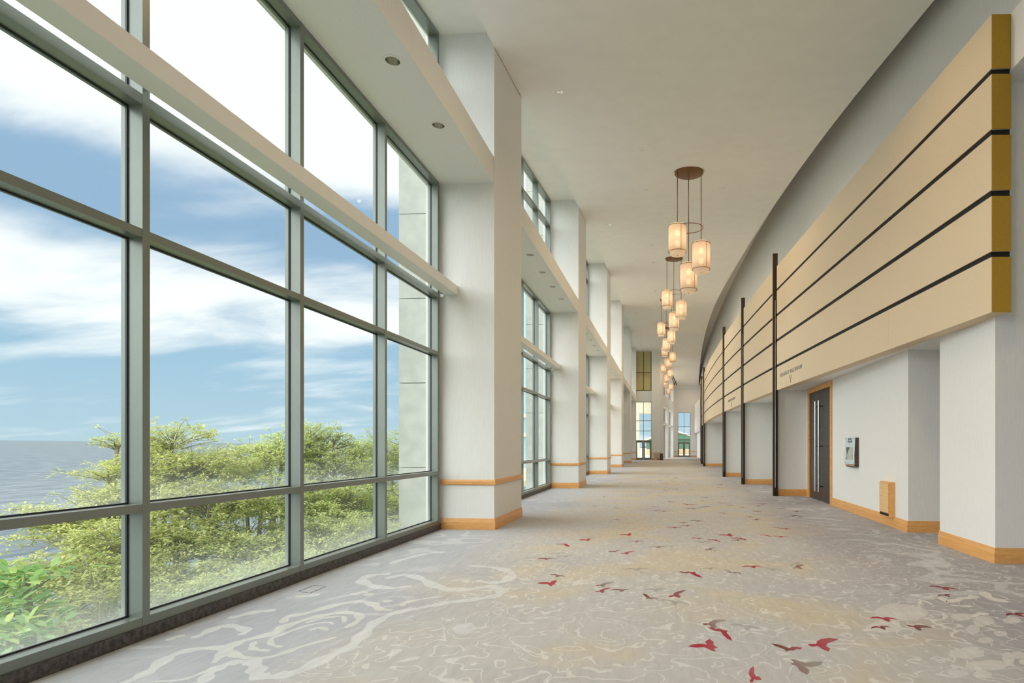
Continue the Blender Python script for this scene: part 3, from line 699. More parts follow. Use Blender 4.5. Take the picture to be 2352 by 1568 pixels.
def sign_letters(yc, num, lab, width):
    d = Vector((fascia(yc - 0.5) - fascia(yc + 0.5), -1.0, 0)).normalized(); n = Vector((d.y, -d.x, 0))
    if n.x > 0: n = -n
    r = thing('wall_lettering', lab, 'lettering', (fascia(yc), yc, 3.5))
    t1 = text_mesh('lettering', 'REGENCY BALLROOM', 0.2, M['letter'], wall_frame(Vector((fascia(yc), yc, 3.508)) + n * 0.001, d, n), r, 0.006)
    w = max(v.co.y for v in t1.data.vertices) - min(v.co.y for v in t1.data.vertices)
    k = width / w
    cen = Vector((fascia(yc), yc, 3.508))
    for v in t1.data.vertices:
        q = v.co - cen; v.co = cen + Vector((q.x * k if False else q.x, q.y, q.z))
    for v in t1.data.vertices:
        q = v.co - cen; s_ = q.dot(d); v.co = v.co + d * (s_ * (k - 1)); v.co.z = cen.z + (v.co.z - cen.z) * 0.72
    text_mesh('numeral', num, 0.32, M['letter'], wall_frame(Vector((fascia(yc), yc, 3.235)) + n * 0.001, d, n), r, 0.006)
sign_letters(16.4, 'V', 'grey raised lettering with numeral V on the lowest board of the near panel', 2.05)
sign_letters(26.3, 'II', 'small grey raised lettering on the lowest board of the panel beyond the second post', 2.05)

# ------------------------------------------------------------------ ballroom door
r = troot('door_1', (XR, 16.53, 0))
fr = MB(); x0, x1 = 4.195, 4.42
fr.box(x0, x1, 15.28, 15.40, 0, 3.165); fr.box(x0, x1, 17.62, 17.78, 0, 3.165); fr.box(x0, x1, 15.40, 17.62, 3.035, 3.165)
f_ = fr.build('door_frame', M['maple'], r, bevel=0.006)
for y0, y1, hy in ((15.405, 16.507, 16.2), (16.513, 17.615, 16.56)):
    lf_ = MB().box(4.235, 4.285, y0, y1, 0.008, 3.03).build('door_leaf', M['doorwood'], r, bevel=0.003)
    hb = MB().tube([(4.12, hy, 0.265), (4.12, hy, 2.735)], 0.022, 10).build('pull_handle', M['steel'], lf_, smooth=True, loc=(0, 0, 0))
    st2 = MB()
    for z in (0.41, 1.5, 2.58): st2.tube([(4.12, hy, z), (4.236, hy, z)], 0.011, 8)
    st2.build('standoff', M['bronze_cap'], lf_, smooth=True, loc=(0, 0, 0))

# room sign board on the wall
r = thing('sign_board', 'small wall sign with pale blue face and walnut sides, mounted right of the dark door', 'sign', (XR, 13.57, 1.04))
m = MB(); m.add([(4.232, 13.24, 1.045), (4.155, 13.24, 1.035), (4.150, 13.24, 1.3), (4.170, 13.24, 1.69), (4.232, 13.24, 1.69),
                 (4.232, 13.90, 1.045), (4.155, 13.90, 1.035), (4.150, 13.90, 1.3), (4.170, 13.90, 1.69), (4.232, 13.90, 1.69)],
                [(0, 1, 2, 3, 4), (9, 8, 7, 6, 5), (0, 5, 6, 1), (1, 6, 7, 2), (2, 7, 8, 3), (3, 8, 9, 4), (4, 9, 5, 0)])
m.build('back_box', M['walnut'], r)
def slant(z): return 4.150 + (z - 1.3) * (0.020 / 0.39) if z > 1.3 else 4.155 - (z - 1.035) * 0.005 / 0.265
def face_plate(name, y0, y1, z0, z1, off, mat):
    m = MB(); zs = sorted({z0, z1} | ({1.3} if z0 < 1.3 < z1 else set()))
    vs = []
    for z in zs: vs += [(slant(z) - off, y0, z), (slant(z) - off, y1, z), (slant(z) - off + 0.005, y1, z), (slant(z) - off + 0.005, y0, z)]
    fs = [(0, 1, 2, 3), tuple(4 * (len(zs) - 1) + k for k in (3, 2, 1, 0))]
    for i in range(len(zs) - 1):
        for k in range(4): fs.append((4 * i + k, 4 * i + (k + 1) % 4, 4 * i + 4 + (k + 1) % 4, 4 * i + 4 + k))
    m.add(vs, fs); return m.build(name, mat, r)
face_plate('face_plate', 13.26, 13.97, 1.10, 1.70, 0.012, M['plate'])
face_plate('picture', 13.36, 13.86, 1.20, 1.48, 0.015, pbr('grey_picture', (0.42, 0.43, 0.39), 0.3, noise=0.3, nscale=3))
pc = MB(); pc.add([(slant(z) - 0.0165, y, z) for y, z in ((13.86, 1.20), (13.80, 1.20), (13.74, 1.33), (13.60, 1.48), (13.86, 1.48))], [(0, 1, 2, 3, 4)])
pc.build('picture_dark_curve', pbr('dark_picture', (0.10, 0.105, 0.09), 0.4), r)  # darker curved area of the printed picture
MB().box(4.135, 4.16, 13.30, 13.92, 1.065, 1.09).build('ledge', M['copper'], r)
fm = lambda z: wall_frame((slant(z) - 0.0135, 13.61, z), (0, -1, 0), (-1, 0, 0))
text_mesh('sign_title', 'REGENCY', 0.062, M['ink'], fm(1.64), r, 0.001); text_mesh('sign_title', 'BALLROOM', 0.062, M['ink'], fm(1.585), r, 0.001); text_mesh('sign_numeral', 'V', 0.05, M['ink'], fm(1.54), r, 0.001)
for y in (13.31, 13.92):
    for z in (1.67, 1.13): MB().box(slant(z) - 0.017, slant(z) - 0.011, y - .01, y + .01, z - .01, z + .01).build('screw', M['ink'], r)

# low maple cabinet on the wall
r = thing('wall_cabinet', 'small maple cabinet fixed low on the wall, above the baseboard left of the niche', 'cabinet', (XR, 11.44, 0.18))
MB().box(4.128, XR, 11.2, 11.68, 0.185, 0.835).build('carcass', M['maple'], r, bevel=0.004)
MB().box(4.112, 4.127, 11.225, 11.67, 0.265, 0.815).build('door', wood('pale_maple_door', (0.86, 0.57, 0.28), (0.76, 0.46, 0.20)), r, bevel=0.002)
MB().box(4.118, 4.129, 11.235, 11.66, 0.205, 0.25).build('vent_slot', M['black'], r)
MB().lathe([(0, 0), (0.008, 0), (0.008, 0.006), (0, 0.006)], 10).build('lock', M['bronze_cap'], r, loc=(4.110 - XR, 11.61 - 11.44, 0.55 - 0.18))

# ------------------------------------------------------------------ downlights
SLP = None
def recessed_light(loc, label, group):
    global SLP
    if SLP is None:
        r = thing('recessed_downlight', label, 'ceiling light', loc, group)
        a = MB().lathe([(0.086, 0.0), (0.112, 0.0), (0.112, -0.005), (0.100, -0.010), (0.087, -0.008), (0.086, 0.0)], 28).build('trim_ring', M['white'], r, smooth=True, loc=(0, 0, 0))
        b = MB().lathe([(0.0855, -0.004), (0.080, 0.06), (0.064, 0.13), (0.045, 0.16), (0.0, 0.16)], 28).build('reflector', M['reflector'], r, smooth=True, loc=(0, 0, 0))
        c = MB().lathe([(0.0, 0.075), (0.022, 0.08), (0.032, 0.11), (0.030, 0.158)], 16).build('lamp', M['acrylic'], r, smooth=True, loc=(0, 0, 0))
        SLP = (r, [(a, []), (b, []), (c, [])])
    else:
        r = dup(SLP[0], loc, label, SLP[1]); r['group'] = group
    return r
def downlight(loc, label, group, lamp=None):
    global DLP
    if DLP is None:
        r = thing('downlight', label, 'ceiling light', loc, group)
        a = MB().lathe([(0.086, 0.0), (0.112, 0.0), (0.112, -0.006), (0.100, -0.012), (0.086, -0.010), (0.086, 0.0)], 28).build('trim_ring', M['white'], r, smooth=True, loc=(0, 0, 0))
        b = MB().lathe([(0.086, -0.010), (0.078, -0.006), (0.06, -0.003), (0.032, -0.002)], 28).build('reflector', M['reflector'], r, smooth=True, loc=(0, 0, 0))
        c = MB().lathe([(0.034, -0.002), (0.030, -0.012), (0.0, -0.016)], 16).build('lamp', M['steel'], r, smooth=True, loc=(0, 0, 0))
        DLP = (r, [(a, []), (b, []), (c, [])])
    else:
        r = dup(DLP[0], loc, label, DLP[1]); r['group'] = group
    if lamp:
        L = D.lights.new('downlight_fill', 'SPOT'); L.energy = lamp; L.color = (1.0, 0.72, 0.42); L.spot_size = math.radians(150); L.spot_blend = 0.9; L.shadow_soft_size = 0.06; L.specular_factor = 0.0  # warm fill spot added in the fixture, whose own lamp is off
        lo = D.objects.new('downlight_fill', L); COL.objects.link(lo); lo.location = (0, 0, -0.05); lo.parent = r
    return r
DLP = None
SPOT_W = 95.0
g1 = 'recessed downlights in the bay soffits'; g2 = 'recessed downlights in the main ceiling'
for i in range(4):
    for j, y in enumerate(soffit_lights(i)):
        lab = '%s downlight from the column in the lowered ceiling over %s' % (['first', 'second', 'third', 'fourth', 'fifth'][j], ['the first light shelf', 'the second window bay', 'the third window bay', 'the fourth window bay'][i])
        recessed_light((-3.345, y, 6.25), lab, g1)
for j in range(6):
    yb = 15.57 + 10.85 * (j - 1)
    for (dx, dy, w) in ((-.6, 0, 'window-side'), (1.93, 0, 'ballroom-side'), (-.6, 3.45, 'window-side'), (1.84, 3.45, 'ballroom-side'), (-2.22, -3.4, 'column-side')):
        y = yb + dy
        if y > 79: continue
        if w == 'column-side': lab = 'small downlight in the high ceiling beside %s' % (['the added back wall', 'the nearest square column', 'the second square column', 'the third square column', 'the fourth square column', 'the fifth square column'][j])
        else: lab = 'small high ceiling downlight on the %s, just %s the %s' % ('window side' if dx < 0 else 'ballroom side', 'in front of' if dy == 0 else 'behind', ['viewpoint', 'first pendant light', 'second pendant light', 'third pendant light', 'fourth pendant light', 'fifth pendant light'][j])
        downlight((dx, y, zarch(y)), lab, g2, None if w == 'column-side' else SPOT_W * 1.45 * (1 + 0.016 * max(0, y - 14)))
for x, y in ((1.87, 71.0), (1.9, 74.2), (3.1, 77.5)): downlight((x, y, zarch(y)), 'small dark downlight in the ceiling near the far end wall, %s' % {71.0: 'first after the pendants', 74.2: 'middle one', 77.5: 'last before the wall'}[y], g2, SPOT_W)

# slot diffuser at the far end
r = thing('air_diffuser', 'black twin-slot air diffuser in the ceiling near the far end', 'air vent', (1.1, 79, zarch(79)))
for dx in (-.12, .12):
    m = MB(); yv = ranges(74.5, 79.6, 5); k = 0.8 / 5.1
    m.strip([(0.55 + dx + (y - 74.5) * k, y) for y in yv], [(0.66 + dx + (y - 74.5) * k, y) for y in yv], lambda p: zarch(p[1]) - 0.02, lambda p: zarch(p[1]) + 0.02)
    m.build('slot', M['black'], r)

# ------------------------------------------------------------------ pendant lights
RODS = [(-.345, -.17, 7.93), (.345, -.17, 7.40), (0.0, .385, 6.96)]
def pendant(loc, label):
    r = thing('pendant_light', label, 'pendant light', loc, 'three-shade pendant lights')
    parts = []
    ca = MB().lathe([(0, 0.0), (0.425, 0.0), (0.425, -0.055), (0.40, -0.065), (0, -0.065)], 48).build('canopy', M['brass'], r, smooth=True, loc=(0, 0, 0)); parts.append((ca, []))
    zr = -1.67
    rg = MB().tube([(0.41 * math.cos(a), 0.41 * math.sin(a), zr) for a in [2 * math.pi * k / 48 for k in range(48)]], 0.011, 6, closed=True).build('ring', M['brass'], r, smooth=True, loc=(0, 0, 0)); parts.append((rg, []))
    for k, (x, y, ztop) in enumerate(RODS):
        zt = ztop - 9.60
        rd = MB().tube([(x, y, -0.05), (x, y, zt + 0.03)], 0.012, 8).build('rod', M['brass'], r, smooth=True, loc=(0, 0, 0)); parts.append((rd, []))
        Rr = 0.262; Hh = 0.745
        sh = MB().lathe([(Rr, 0), (Rr, -Hh)], 40, (x, y, zt)).build('shade', M['shade'], r, smooth=True, loc=(0, 0, 0))
        rim = MB()
        for z in (0, -Hh): rim.tube([(x + Rr * math.cos(a), y + Rr * math.sin(a), zt + z) for a in [2 * math.pi * q / 36 for q in range(36)]], 0.008, 6, closed=True)
        for q in range(3):
            a = math.radians(-68 + 120 * q + 9 * k); rim.tube([(x + (Rr + .003) * math.cos(a), y + (Rr + .003) * math.sin(a), zt), (x + (Rr + .003) * math.cos(a), y + (Rr + .003) * math.sin(a), zt - Hh)], 0.006, 6)
            rim.tube([(x + 0.215 * math.cos(a), y + 0.215 * math.sin(a), zt - Hh), (x + Rr * math.cos(a), y + Rr * math.sin(a), zt - Hh)], 0.006, 6)
        rm = rim.build('shade_rim', M['brass'], sh, smooth=True, loc=(0, 0, 0)); rm['label'] = 'bronze rim and ribs of the shade'
        d1 = MB().lathe([(0.03, 0.05), (0.212, 0.05), (0.215, 0.045), (0.215, -0.05)], 36, (x, y, zt)); d1.build('diffuser_top', M['acrylic'], r, smooth=True, loc=(0, 0, 0)); parts.append(([c for c in r.children if c.name.startswith('diffuser_top')][-1], []))
        d1 = MB().lathe([(0.215, -Hh + 0.05), (0.215, -Hh - 0.085), (0.20, -Hh - 0.10), (0.0, -Hh - 0.10)], 36, (x, y, zt))
        df = d1.build('diffuser', M['acrylic'], r, smooth=True, loc=(0, 0, 0)); df['label'] = 'white frosted diffuser showing above and below the shade'
        fn = MB().lathe([(0, 0), (0.018, -0.002), (0.016, -0.014), (0, -0.018)], 12, (x, y, zt - Hh - 0.10)).build('finial', M['brass'], df, smooth=True, loc=(0, 0, 0))
        bl = MB()
        for z in (-.20, -.50): bl.lathe([(0, 0.09), (0.05, 0.075), (0.075, 0), (0.05, -0.075), (0, -0.09)], 12, (x, y, zt + z))
        bu = bl.build('bulb', M['bulb'], r, smooth=True, loc=(0, 0, 0))
        parts += [(sh, [rm]), (df, [fn]), (bu, [])]
    return r, parts
def pend_lamps(r):
    for (x, y, ztop) in RODS:
        L = D.lights.new('pendant_lamp', 'POINT'); L.energy = 3.2; L.color = (1.0, 0.79, 0.58); L.shadow_soft_size = 0.06; L.specular_factor = 0.0
        L.shadow_soft_size = 0.12
        lo = D.objects.new('pendant_lamp', L); COL.objects.link(lo); lo.location = (x, y, ztop - 9.60 - 0.35); lo.parent = r
PEN = [(0.70, 17.45), (0.43, 29.1), (0.07, 40.0), (0.28, 51.0), (0.15, 61.5), (0.33, 71.0)]
PL = ['bronze pendant light with three tan drum shades, nearest the camera and largest', 'second three-shade pendant light along the hall, just behind the nearest', 'third three-shade pendant light along the hall', 'fourth three-shade pendant light along the hall', 'fifth three-shade pendant light along the hall', 'last three-shade pendant light, nearest the end wall']
p0, pparts = pendant((PEN[0][0], PEN[0][1], zarch(PEN[0][1])), PL[0])
for (x, y), l in zip(PEN[1:], PL[1:]): pend_lamps(dup(p0, (x, y, zarch(y)), l, pparts))
pend_lamps(p0)

# ------------------------------------------------------------------ far end of the hall
def end_window(idx, xs, yw, zdoor, zs, ztop, dz=0.0):
    """glazed doors below, transom lights above; xs = x range"""
    r = troot('door_%d' % idx, ((xs[0] + xs[1]) / 2, yw, 0)); x0, x1 = xs; xm = (x0 + x1) / 2; w = 0.05
    m = MB()
    m.box(x0, x0 + w, yw, yw + .12, 0, ztop); m.box(x1 - w, x1, yw, yw + .12, 0, ztop); m.box(xm - w / 2, xm + w / 2, yw, yw + .12, zdoor, ztop)
    for z in zs + [ztop]: m.box(x0 + w, x1 - w, yw, yw + .12, z - .05, z)
    m.box(x0 + w, x1 - w, yw, yw + .12, zdoor - .1, zdoor)
    m.build('frame', M['frame'], r)
    MB().box(x0 + w, x1 - w, yw + .05, yw + .06, zdoor, ztop - .05).build('pane', M['endglass'], r)
    for a, b, hx in ((x0 + w, xm - .005, xm - .07), (xm + .005, x1 - w, xm + .07)):
        l = MB(); l.box(a, a + .14, yw + .02, yw + .08, 0.01, zdoor - .1); l.box(b - .14, b, yw + .02, yw + .08, 0.01, zdoor - .1); l.box(a + .14, b - .14, yw + .02, yw + .08, 0.01, 0.22); l.box(a + .14, b - .14, yw + .02, yw + .08, zdoor - .24, zdoor - .1)
        lo = l.build('door_leaf', M['frame'], r)
        MB().box(a + .14, b - .14, yw + .045, yw + .055, 0.22, zdoor - .24).build('door_pane', M['endglass'], lo, loc=(0, 0, 0))
        MB().tube([(hx, yw - .02, .85), (hx, yw - .02, 1.25)], .015, 6).build('handle', M['bronze_cap'], lo, loc=(0, 0, 0))
    return r
YE = 62.45
end_window(2, (-3.16, -1.45), YE, 2.10, [3.12, 4.2], 6.18)
ew = MB()
ew.box(-4.34, -3.16, YE, YE + .4, 0, 12.2); ew.box(-3.16, -1.45, YE, YE + .4, 6.18, 7.35)
ew.prism([(-1.45, YE - .3), (-.53, YE - .3), (-.20, YE + .5), (-.20, YE + 4.2), (-1.45, YE + 4.2)], 0, 11.6)
struct(ew.build('wall_end', M['wall']))
r = troot('window_7', (-2.3, YE, 7.35)); m = MB(); zt = 11.5
for x in (-3.14, -2.3, -1.49): m.box(x - .03, x + .03, YE + .05, YE + .15, 7.35, zt)
for z in (7.38, 9.3): m.box(-3.12, -1.46, YE + .05, YE + .15, z - .03, z + .03)
m.build('frame', M['bronze'], r); MB().box(-3.12, -1.46, YE + .1, YE + .11, 7.4, zt).build('pane', M['endglass'], r)
# amber board close behind the high window
struct(MB().box(-4.3, -1.45, YE + .45, YE + .55, 7.36, 12.2).build('wall_end_upper_board', M['amber']))
# window wall past the pier, running back to the far wall
d0 = Vector((-0.20, YE + 4.2, 0)); d1 = Vector((1.25, 80.0, 0)); L_ = (d1 - d0).length; dd = (d1 - d0).normalized(); nn_ = Vector((-dd.y, dd.x, 0))
sw = MB()
def seg(a, b, z0, z1, th=0.55):
    p, q = d0 + dd * a, d0 + dd * b
    sw.prism([(p.x, p.y), (q.x, q.y), (q.x + nn_.x * th, q.y + nn_.y * th), (p.x + nn_.x * th, p.y + nn_.y * th)], z0, z1)
ops = [(0.35, 4.6), (6.3, 11.4)]
prev = 0
for a, b in ops:
    seg(prev, a, 0, 11); seg(a, b, 6.0, 7.3); prev = b
    seg(a, b, 4.0, 4.15)
seg(prev, L_, 0, 11)
struct(sw.build('wall_end_windows', M['wall']))
r = troot('window_8', (0.5, 72, 0)); m = MB()
for a, b in ops:
    for s_ in (a + .05, (a + b) / 2, b - .05):
        p = d0 + dd * s_ + nn_ * .45; m.box(p.x - .04, p.x + .04, p.y - .04, p.y + .04, 0, 9.5)
    for z in (.05, 2.1, 4.1):
        p = d0 + dd * (a + .05) + nn_ * .45; q = d0 + dd * (b - .05) + nn_ * .45; m.tube([(p.x, p.y, z), (q.x, q.y, z)], .04, 4)
m.build('frame', M['frame'], r)
YF = 80.0
end_window(3, (1.70, 3.38), YF, 2.03, [3.06, 4.13], 6.02)
fw = MB(); fw.box(1.0, 1.70, YF, YF + .4, 0, 9.75); fw.box(3.38, 5.4, YF, YF + .4, 0, 9.75); fw.box(1.0, 5.4, YF, YF + .4, 9.75, 12); fw.box(1.70, 3.38, YF, YF + .4, 6.02, 9.75)
struct(fw.build('wall_far', M['wall']))
tr = MB(); tr.box(1.0, 4.9, YF - .12, YF, 9.35, 9.72); struct(tr.build('trim_1', M['ceil']))
eb = MB()
for x0, x1, y in ((-4.06, -3.18, YE), (-1.43, -.53, YE - .3), (1.25, 1.68, YF), (3.40, 4.2, YF)):
    eb.box(x0, x1, y - .025, y, 0, .2); eb.box(x0, x1, y - .025, y, .70, .79)
struct(eb.build('baseboard_end', M['maple']))
MB_ = MB
tag(MB().box(-1.18, -.86, YE - .95, YE - .4, 0, .72).build('plinth', M['tan'], bevel=.02), 'tan stone plinth standing against the end pier beside the glazed doors', 'plinth')
r = thing('waste_bin', 'dark upright bin at the corner of the end pier, right of the tan plinth', 'bin', (-.40, YE - .75, 0))
MB().box(-.56, -.24, YE - 1.0, YE - .55, 0, .70).build('body', M['bronze'], r, bevel=.02); MB().box(-.58, -.22, YE - 1.02, YE - .53, .70, .78).build('lid', M['tan'], r, bevel=.01)

# ------------------------------------------------------------------ outside
def plane_z(x, y):  # sea level, very slightly inclined so that its horizon follows the photograph's
    return -8.0 + SEA_N[0] * x + SEA_N[1] * y
a_, b_ = ray(0, 1010.5), ray(860, 1021.5)
nn2 = a_.cross(b_); SEA_N = (-nn2.x / nn2.z, -nn2.y / nn2.z)
xs_ = [-18, -60, -200, -800, -3000, -12000, -60000]; ysn = [-60000, -8000, -1000, -200, -50, 0, 40, 90, 200, 600, 2000, 8000, 60000]
sm = MB(); sm.add([(x, y, plane_z(x, y)) for x in xs_ for y in ysn], [(i * len(ysn) + j, (i + 1) * len(ysn) + j, (i + 1) * len(ysn) + j + 1, i * len(ysn) + j + 1) for i in range(len(xs_) - 1) for j in range(len(ysn) - 1)])
struct(sm.build('sea', M['sea']))
gm = MB(); gm.add([(-18.5, -40, -8.3), (-4.34, -40, -6.8), (-4.34, 60, -6.8), (-18.5, 60, -8.3)], [(0, 1, 2, 3)]); gm.add([(-18.5, -40, -9.5), (-4.34, -40, -9.5), (-4.34, 60, -9.5), (-18.5, 60, -9.5)], [(3, 2, 1, 0)])
struct(gm.build('ground_bank', M['soil']))
p = at_depth(632, 1019.5, 9000)
r = thing('ship', 'tiny hazy ship on the horizon, seen through the second tall pane', 'ship', (p.x, p.y, plane_z(p.x, p.y)))
z = plane_z(p.x, p.y)
m = MB(); m.prism([(p.x - 110, p.y - 60), (p.x + 120, p.y + 20), (p.x + 105, p.y + 60), (p.x - 120, p.y - 20)], z, z + 16); m.build('hull', M['ship'], r)
m = MB(); m.box(p.x - 70, p.x - 30, p.y - 20, p.y + 20, z + 16, z + 34); m.box(p.x + 10, p.x + 60, p.y - 10, p.y + 20, z + 16, z + 26); m.build('superstructure', M['ship'], r)

# trees
def leaf_mesh(name, cl, nleaf, ln, wd, mat, parent, seed):
    rs = np.random.RandomState(seed); C = np.repeat(np.array(cl, dtype=float), nleaf, axis=0); n = len(C)
    az = rs.uniform(0, 2 * np.pi, n); el = rs.normal(0.18, 0.35, n)
    d = np.stack([np.cos(az) * np.cos(el), np.sin(az) * np.cos(el), np.sin(el)], 1)
    sd = np.stack([-np.sin(az), np.cos(az), rs.normal(0, .35, n)], 1); sd /= np.linalg.norm(sd, axis=1)[:, None]
    L = ln * rs.uniform(0.65, 1.25, n)[:, None]; Wd = wd * rs.uniform(0.8, 1.2, n)[:, None]
    base = C + d * (L * rs.uniform(0.05, 0.8, n)[:, None]) + rs.normal(0, ln * .35, (n, 3)) * np.array([1, 1, .55])
    droop = np.zeros((n, 3)); droop[:, 2] = -0.18
    v = np.empty((n, 6, 3))
    v[:, 0] = base; v[:, 1] = base + d * L * .35 + sd * Wd * .42; v[:, 2] = base + d * L * .72 + sd * Wd * .42 + droop * L * .3
    v[:, 3] = base + d * L + droop * L; v[:, 4] = base + d * L * .72 - sd * Wd * .42 + droop * L * .3; v[:, 5] = base + d * L * .35 - sd * Wd * .42
    me = D.meshes.new(name); me.vertices.add(n * 6); me.vertices.foreach_set('co', v.reshape(-1))
    me.loops.add(n * 6); me.loops.foreach_set('vertex_index', np.arange(n * 6, dtype=np.int32))
    me.polygons.add(n); me.polygons.foreach_set('loop_start', np.arange(0, n * 6, 6, dtype=np.int32)); me.polygons.foreach_set('loop_total', np.full(n, 6, dtype=np.int32))
    me.materials.append(mat); me.update(calc_edges=True); me.validate()
    o = D.objects.new(name, me); COL.objects.link(o); o.parent = parent; o.location = -Vector(parent.location); return o
def tree(name, label, blobs, base, mat, seed, ncl, nleaf=15, ln=0.060, wd=0.027, group='trees outside the windows', cat='tree'):
    """blobs: (px, py, depth, horizontal radius, vertical radius)"""
    rnd = random.Random(seed); bl = [(at_depth(a, b, c), rh, rv) for a, b, c, rh, rv in blobs]
    cx = sum(p.x for p, _, _ in bl) / len(bl); cy = sum(p.y for p, _, _ in bl) / len(bl)
    r = thing(name, label, cat, (cx, cy, base), group)
    wt = [rh * rh * rv ** .5 for _, rh, rv in bl]; cl = []; wood_ = MB()
    ztop = max(p.z + rv for p, _, rv in bl); fork = Vector((cx, cy, base + (min(p.z for p, _, _ in bl) - base) * .55))
    wood_.tube([(cx + .1, cy, base - .3), (cx - .05, cy + .05, (base + fork.z) / 2), tuple(fork)], [.14, .11, .09], 7)
    for p, rh, rv in bl:
        q = p - Vector((0, 0, rv * .5)); mid_ = (fork + q) / 2 + Vector((rnd.uniform(-.2, .2), rnd.uniform(-.2, .2), .15))
        wood_.tube([tuple(fork), tuple(mid_), tuple(q), tuple(p + Vector((0, 0, rv * .4)))], [.07, .05, .035, .014], 6)
    for _ in range(ncl):
        p, rh, rv = rnd.choices(bl, wt)[0]
        while True:
            d = Vector((rnd.uniform(-1, 1), rnd.uniform(-1, 1), rnd.uniform(-1, 1)))
            if 0.25 < d.length < 1: break
        tier = round(d.z * 3.2) / 3.2
        zz = 0.75 * tier + .25 * d.z
        c = p + Vector((d.x * rh, d.y * rh, zz * rv + .12 * rv * (1 - (d.x ** 2 + d.y ** 2)) + rnd.gauss(0, .03)))
        if c.x > -4.75: continue
        hole = math.sin(c.x * 4.3 + seed) * math.sin(c.y * 3.7 + 1.3 * seed) + 0.8 * math.sin(c.z * 8.1 + c.y * 2.0 + seed)
        if ncl > 100 and hole > 0.66: continue
        if ncl > 100 and d.z > 0.5 and rnd.random() < .10:
            k_ = Vector((rnd.gauss(0, .14), rnd.gauss(0, .14), rnd.uniform(.06, .2))); wood_.tube([tuple(c - Vector((0, 0, .1))), tuple(c + k_)], [.006, .003], 4); c = c + k_
        cl.append(tuple(c))
        if rnd.random() < .28:
            s_ = p + Vector((d.x * rh * .2, d.y * rh * .2, zz * rv * .6 - .12)); mid_ = (s_ + c) / 2 + Vector((rnd.uniform(-.08, .08), rnd.uniform(-.08, .08), .03))
            wood_.tube([tuple(s_), tuple(mid_), tuple(c)], [.010, .006, .003], 4)
    wood_.build('trunk', M['bark'], r)
    leaf_mesh('foliage', cl, nleaf, ln, wd, mat, r, seed)
    return r
BT = -7.2
tree('almond_tree', 'spreading yellow-green tree at the edge of the sea, reaching into the leftmost pane', [(215, 1165, 9.5, 1.0, .20), (250, 1080, 10.5, .8, .14), (170, 1200, 9.2, .75, .13), (270, 1012, 11.2, .45, .12), (200, 1240, 8.6, .95, .2), (290, 1160, 10, .9, .3), (240, 1330, 7.4, .75, .28), (160, 1380, 6.6, .6, .22), (300, 1260, 8.2, .8, .35), (150, 1450, 5.9, .5, .2), (240, 1420, 6.4, .6, .25), (310, 1390, 7.0, .6, .25), (270, 1480, 6.0, .5, .2), (90, 1320, 6.8, .5, .15)], BT, M['leaf_y'], 11, 2600)
tree('almond_tree', 'tall bushy tree rising above the horizon behind the second tall pane', [(395, 1010, 11, .75, .28), (440, 1075, 10.6, 1.1, .3), (380, 1130, 10, .9, .32), (480, 1160, 9.6, 1.1, .35), (420, 1250, 8.8, .95, .35), (370, 1330, 7.8, .75, .3), (350, 1060, 11, .6, .3)], BT, M['leaf_y'], 12, 2600)
tree('almond_tree', 'broad light green tree filling the right half of the second tall pane', [(560, 1070, 12, 1.2, .35), (620, 1045, 12.5, .9, .25), (680, 1025, 13, .8, .25), (600, 1150, 10.8, 1.2, .4), (560, 1240, 9.4, 1.0, .4), (640, 1250, 9.6, .9, .4), (520, 1330, 8.2, .8, .3), (620, 1330, 8.6, .8, .3), (655, 1012, 13, .5, .2)], BT, M['leaf_m'], 13, 2700)
tree('almond_tree', 'rounded green tree behind the third tall pane, beside the slim mullion', [(735, 1030, 13, .85, .3), (770, 1080, 13, 1.1, .35), (720, 1150, 11.5, 1.1, .4), (790, 1150, 12, 1.1, .4), (740, 1240, 10, .9, .4), (810, 1230, 10.5, .8, .4), (715, 1000, 13, .7, .25), (765, 1015, 13.4, .6, .2), (815, 1040, 14, .6, .25)], BT, M['leaf_m'], 14, 2600)
tree('almond_tree', 'hazy pale green tree behind the narrow last pane before the concrete pilaster', [(850, 1075, 14.5, 1.1, .4), (900, 1055, 15.5, 1.1, .45), (950, 1060, 16.5, 1.2, .45), (880, 1150, 13.5, 1.3, .5), (930, 1180, 13.5, 1.1, .5), (860, 1230, 11.5, 1.0, .4), (930, 1260, 12, .9, .4), (885, 1022, 15, .8, .3), (935, 1018, 16.2, .9, .35), (830, 1035, 14.2, .5, .2)], BT, M['leaf_m'], 15, 2800)
tree('shrub', 'low bushy shrub below the middle panes, near the window sill line', [(450, 1390, 7.0, .7, .25), (560, 1375, 7.6, .8, .28), (660, 1330, 8.2, .8, .3), (760, 1300, 9.0, .8, .3), (860, 1270, 10, .8, .3)], BT + .4, M['leaf_m'], 16, 2000, cat='shrub')
tree('broadleaf_shrub', 'bright green shrub with large paddle leaves at the lower left corner of the glass', [(15, 1400, 5.2, .20, .10), (25, 1475, 4.9, .24, .10), (60, 1335, 5.5, .20, .08), (75, 1400, 5.4, .16, .08), (10, 1335, 5.6, .2, .08)], BT + .6, M['leaf_g'], 17, 44, 12, .175, .06, cat='shrub')

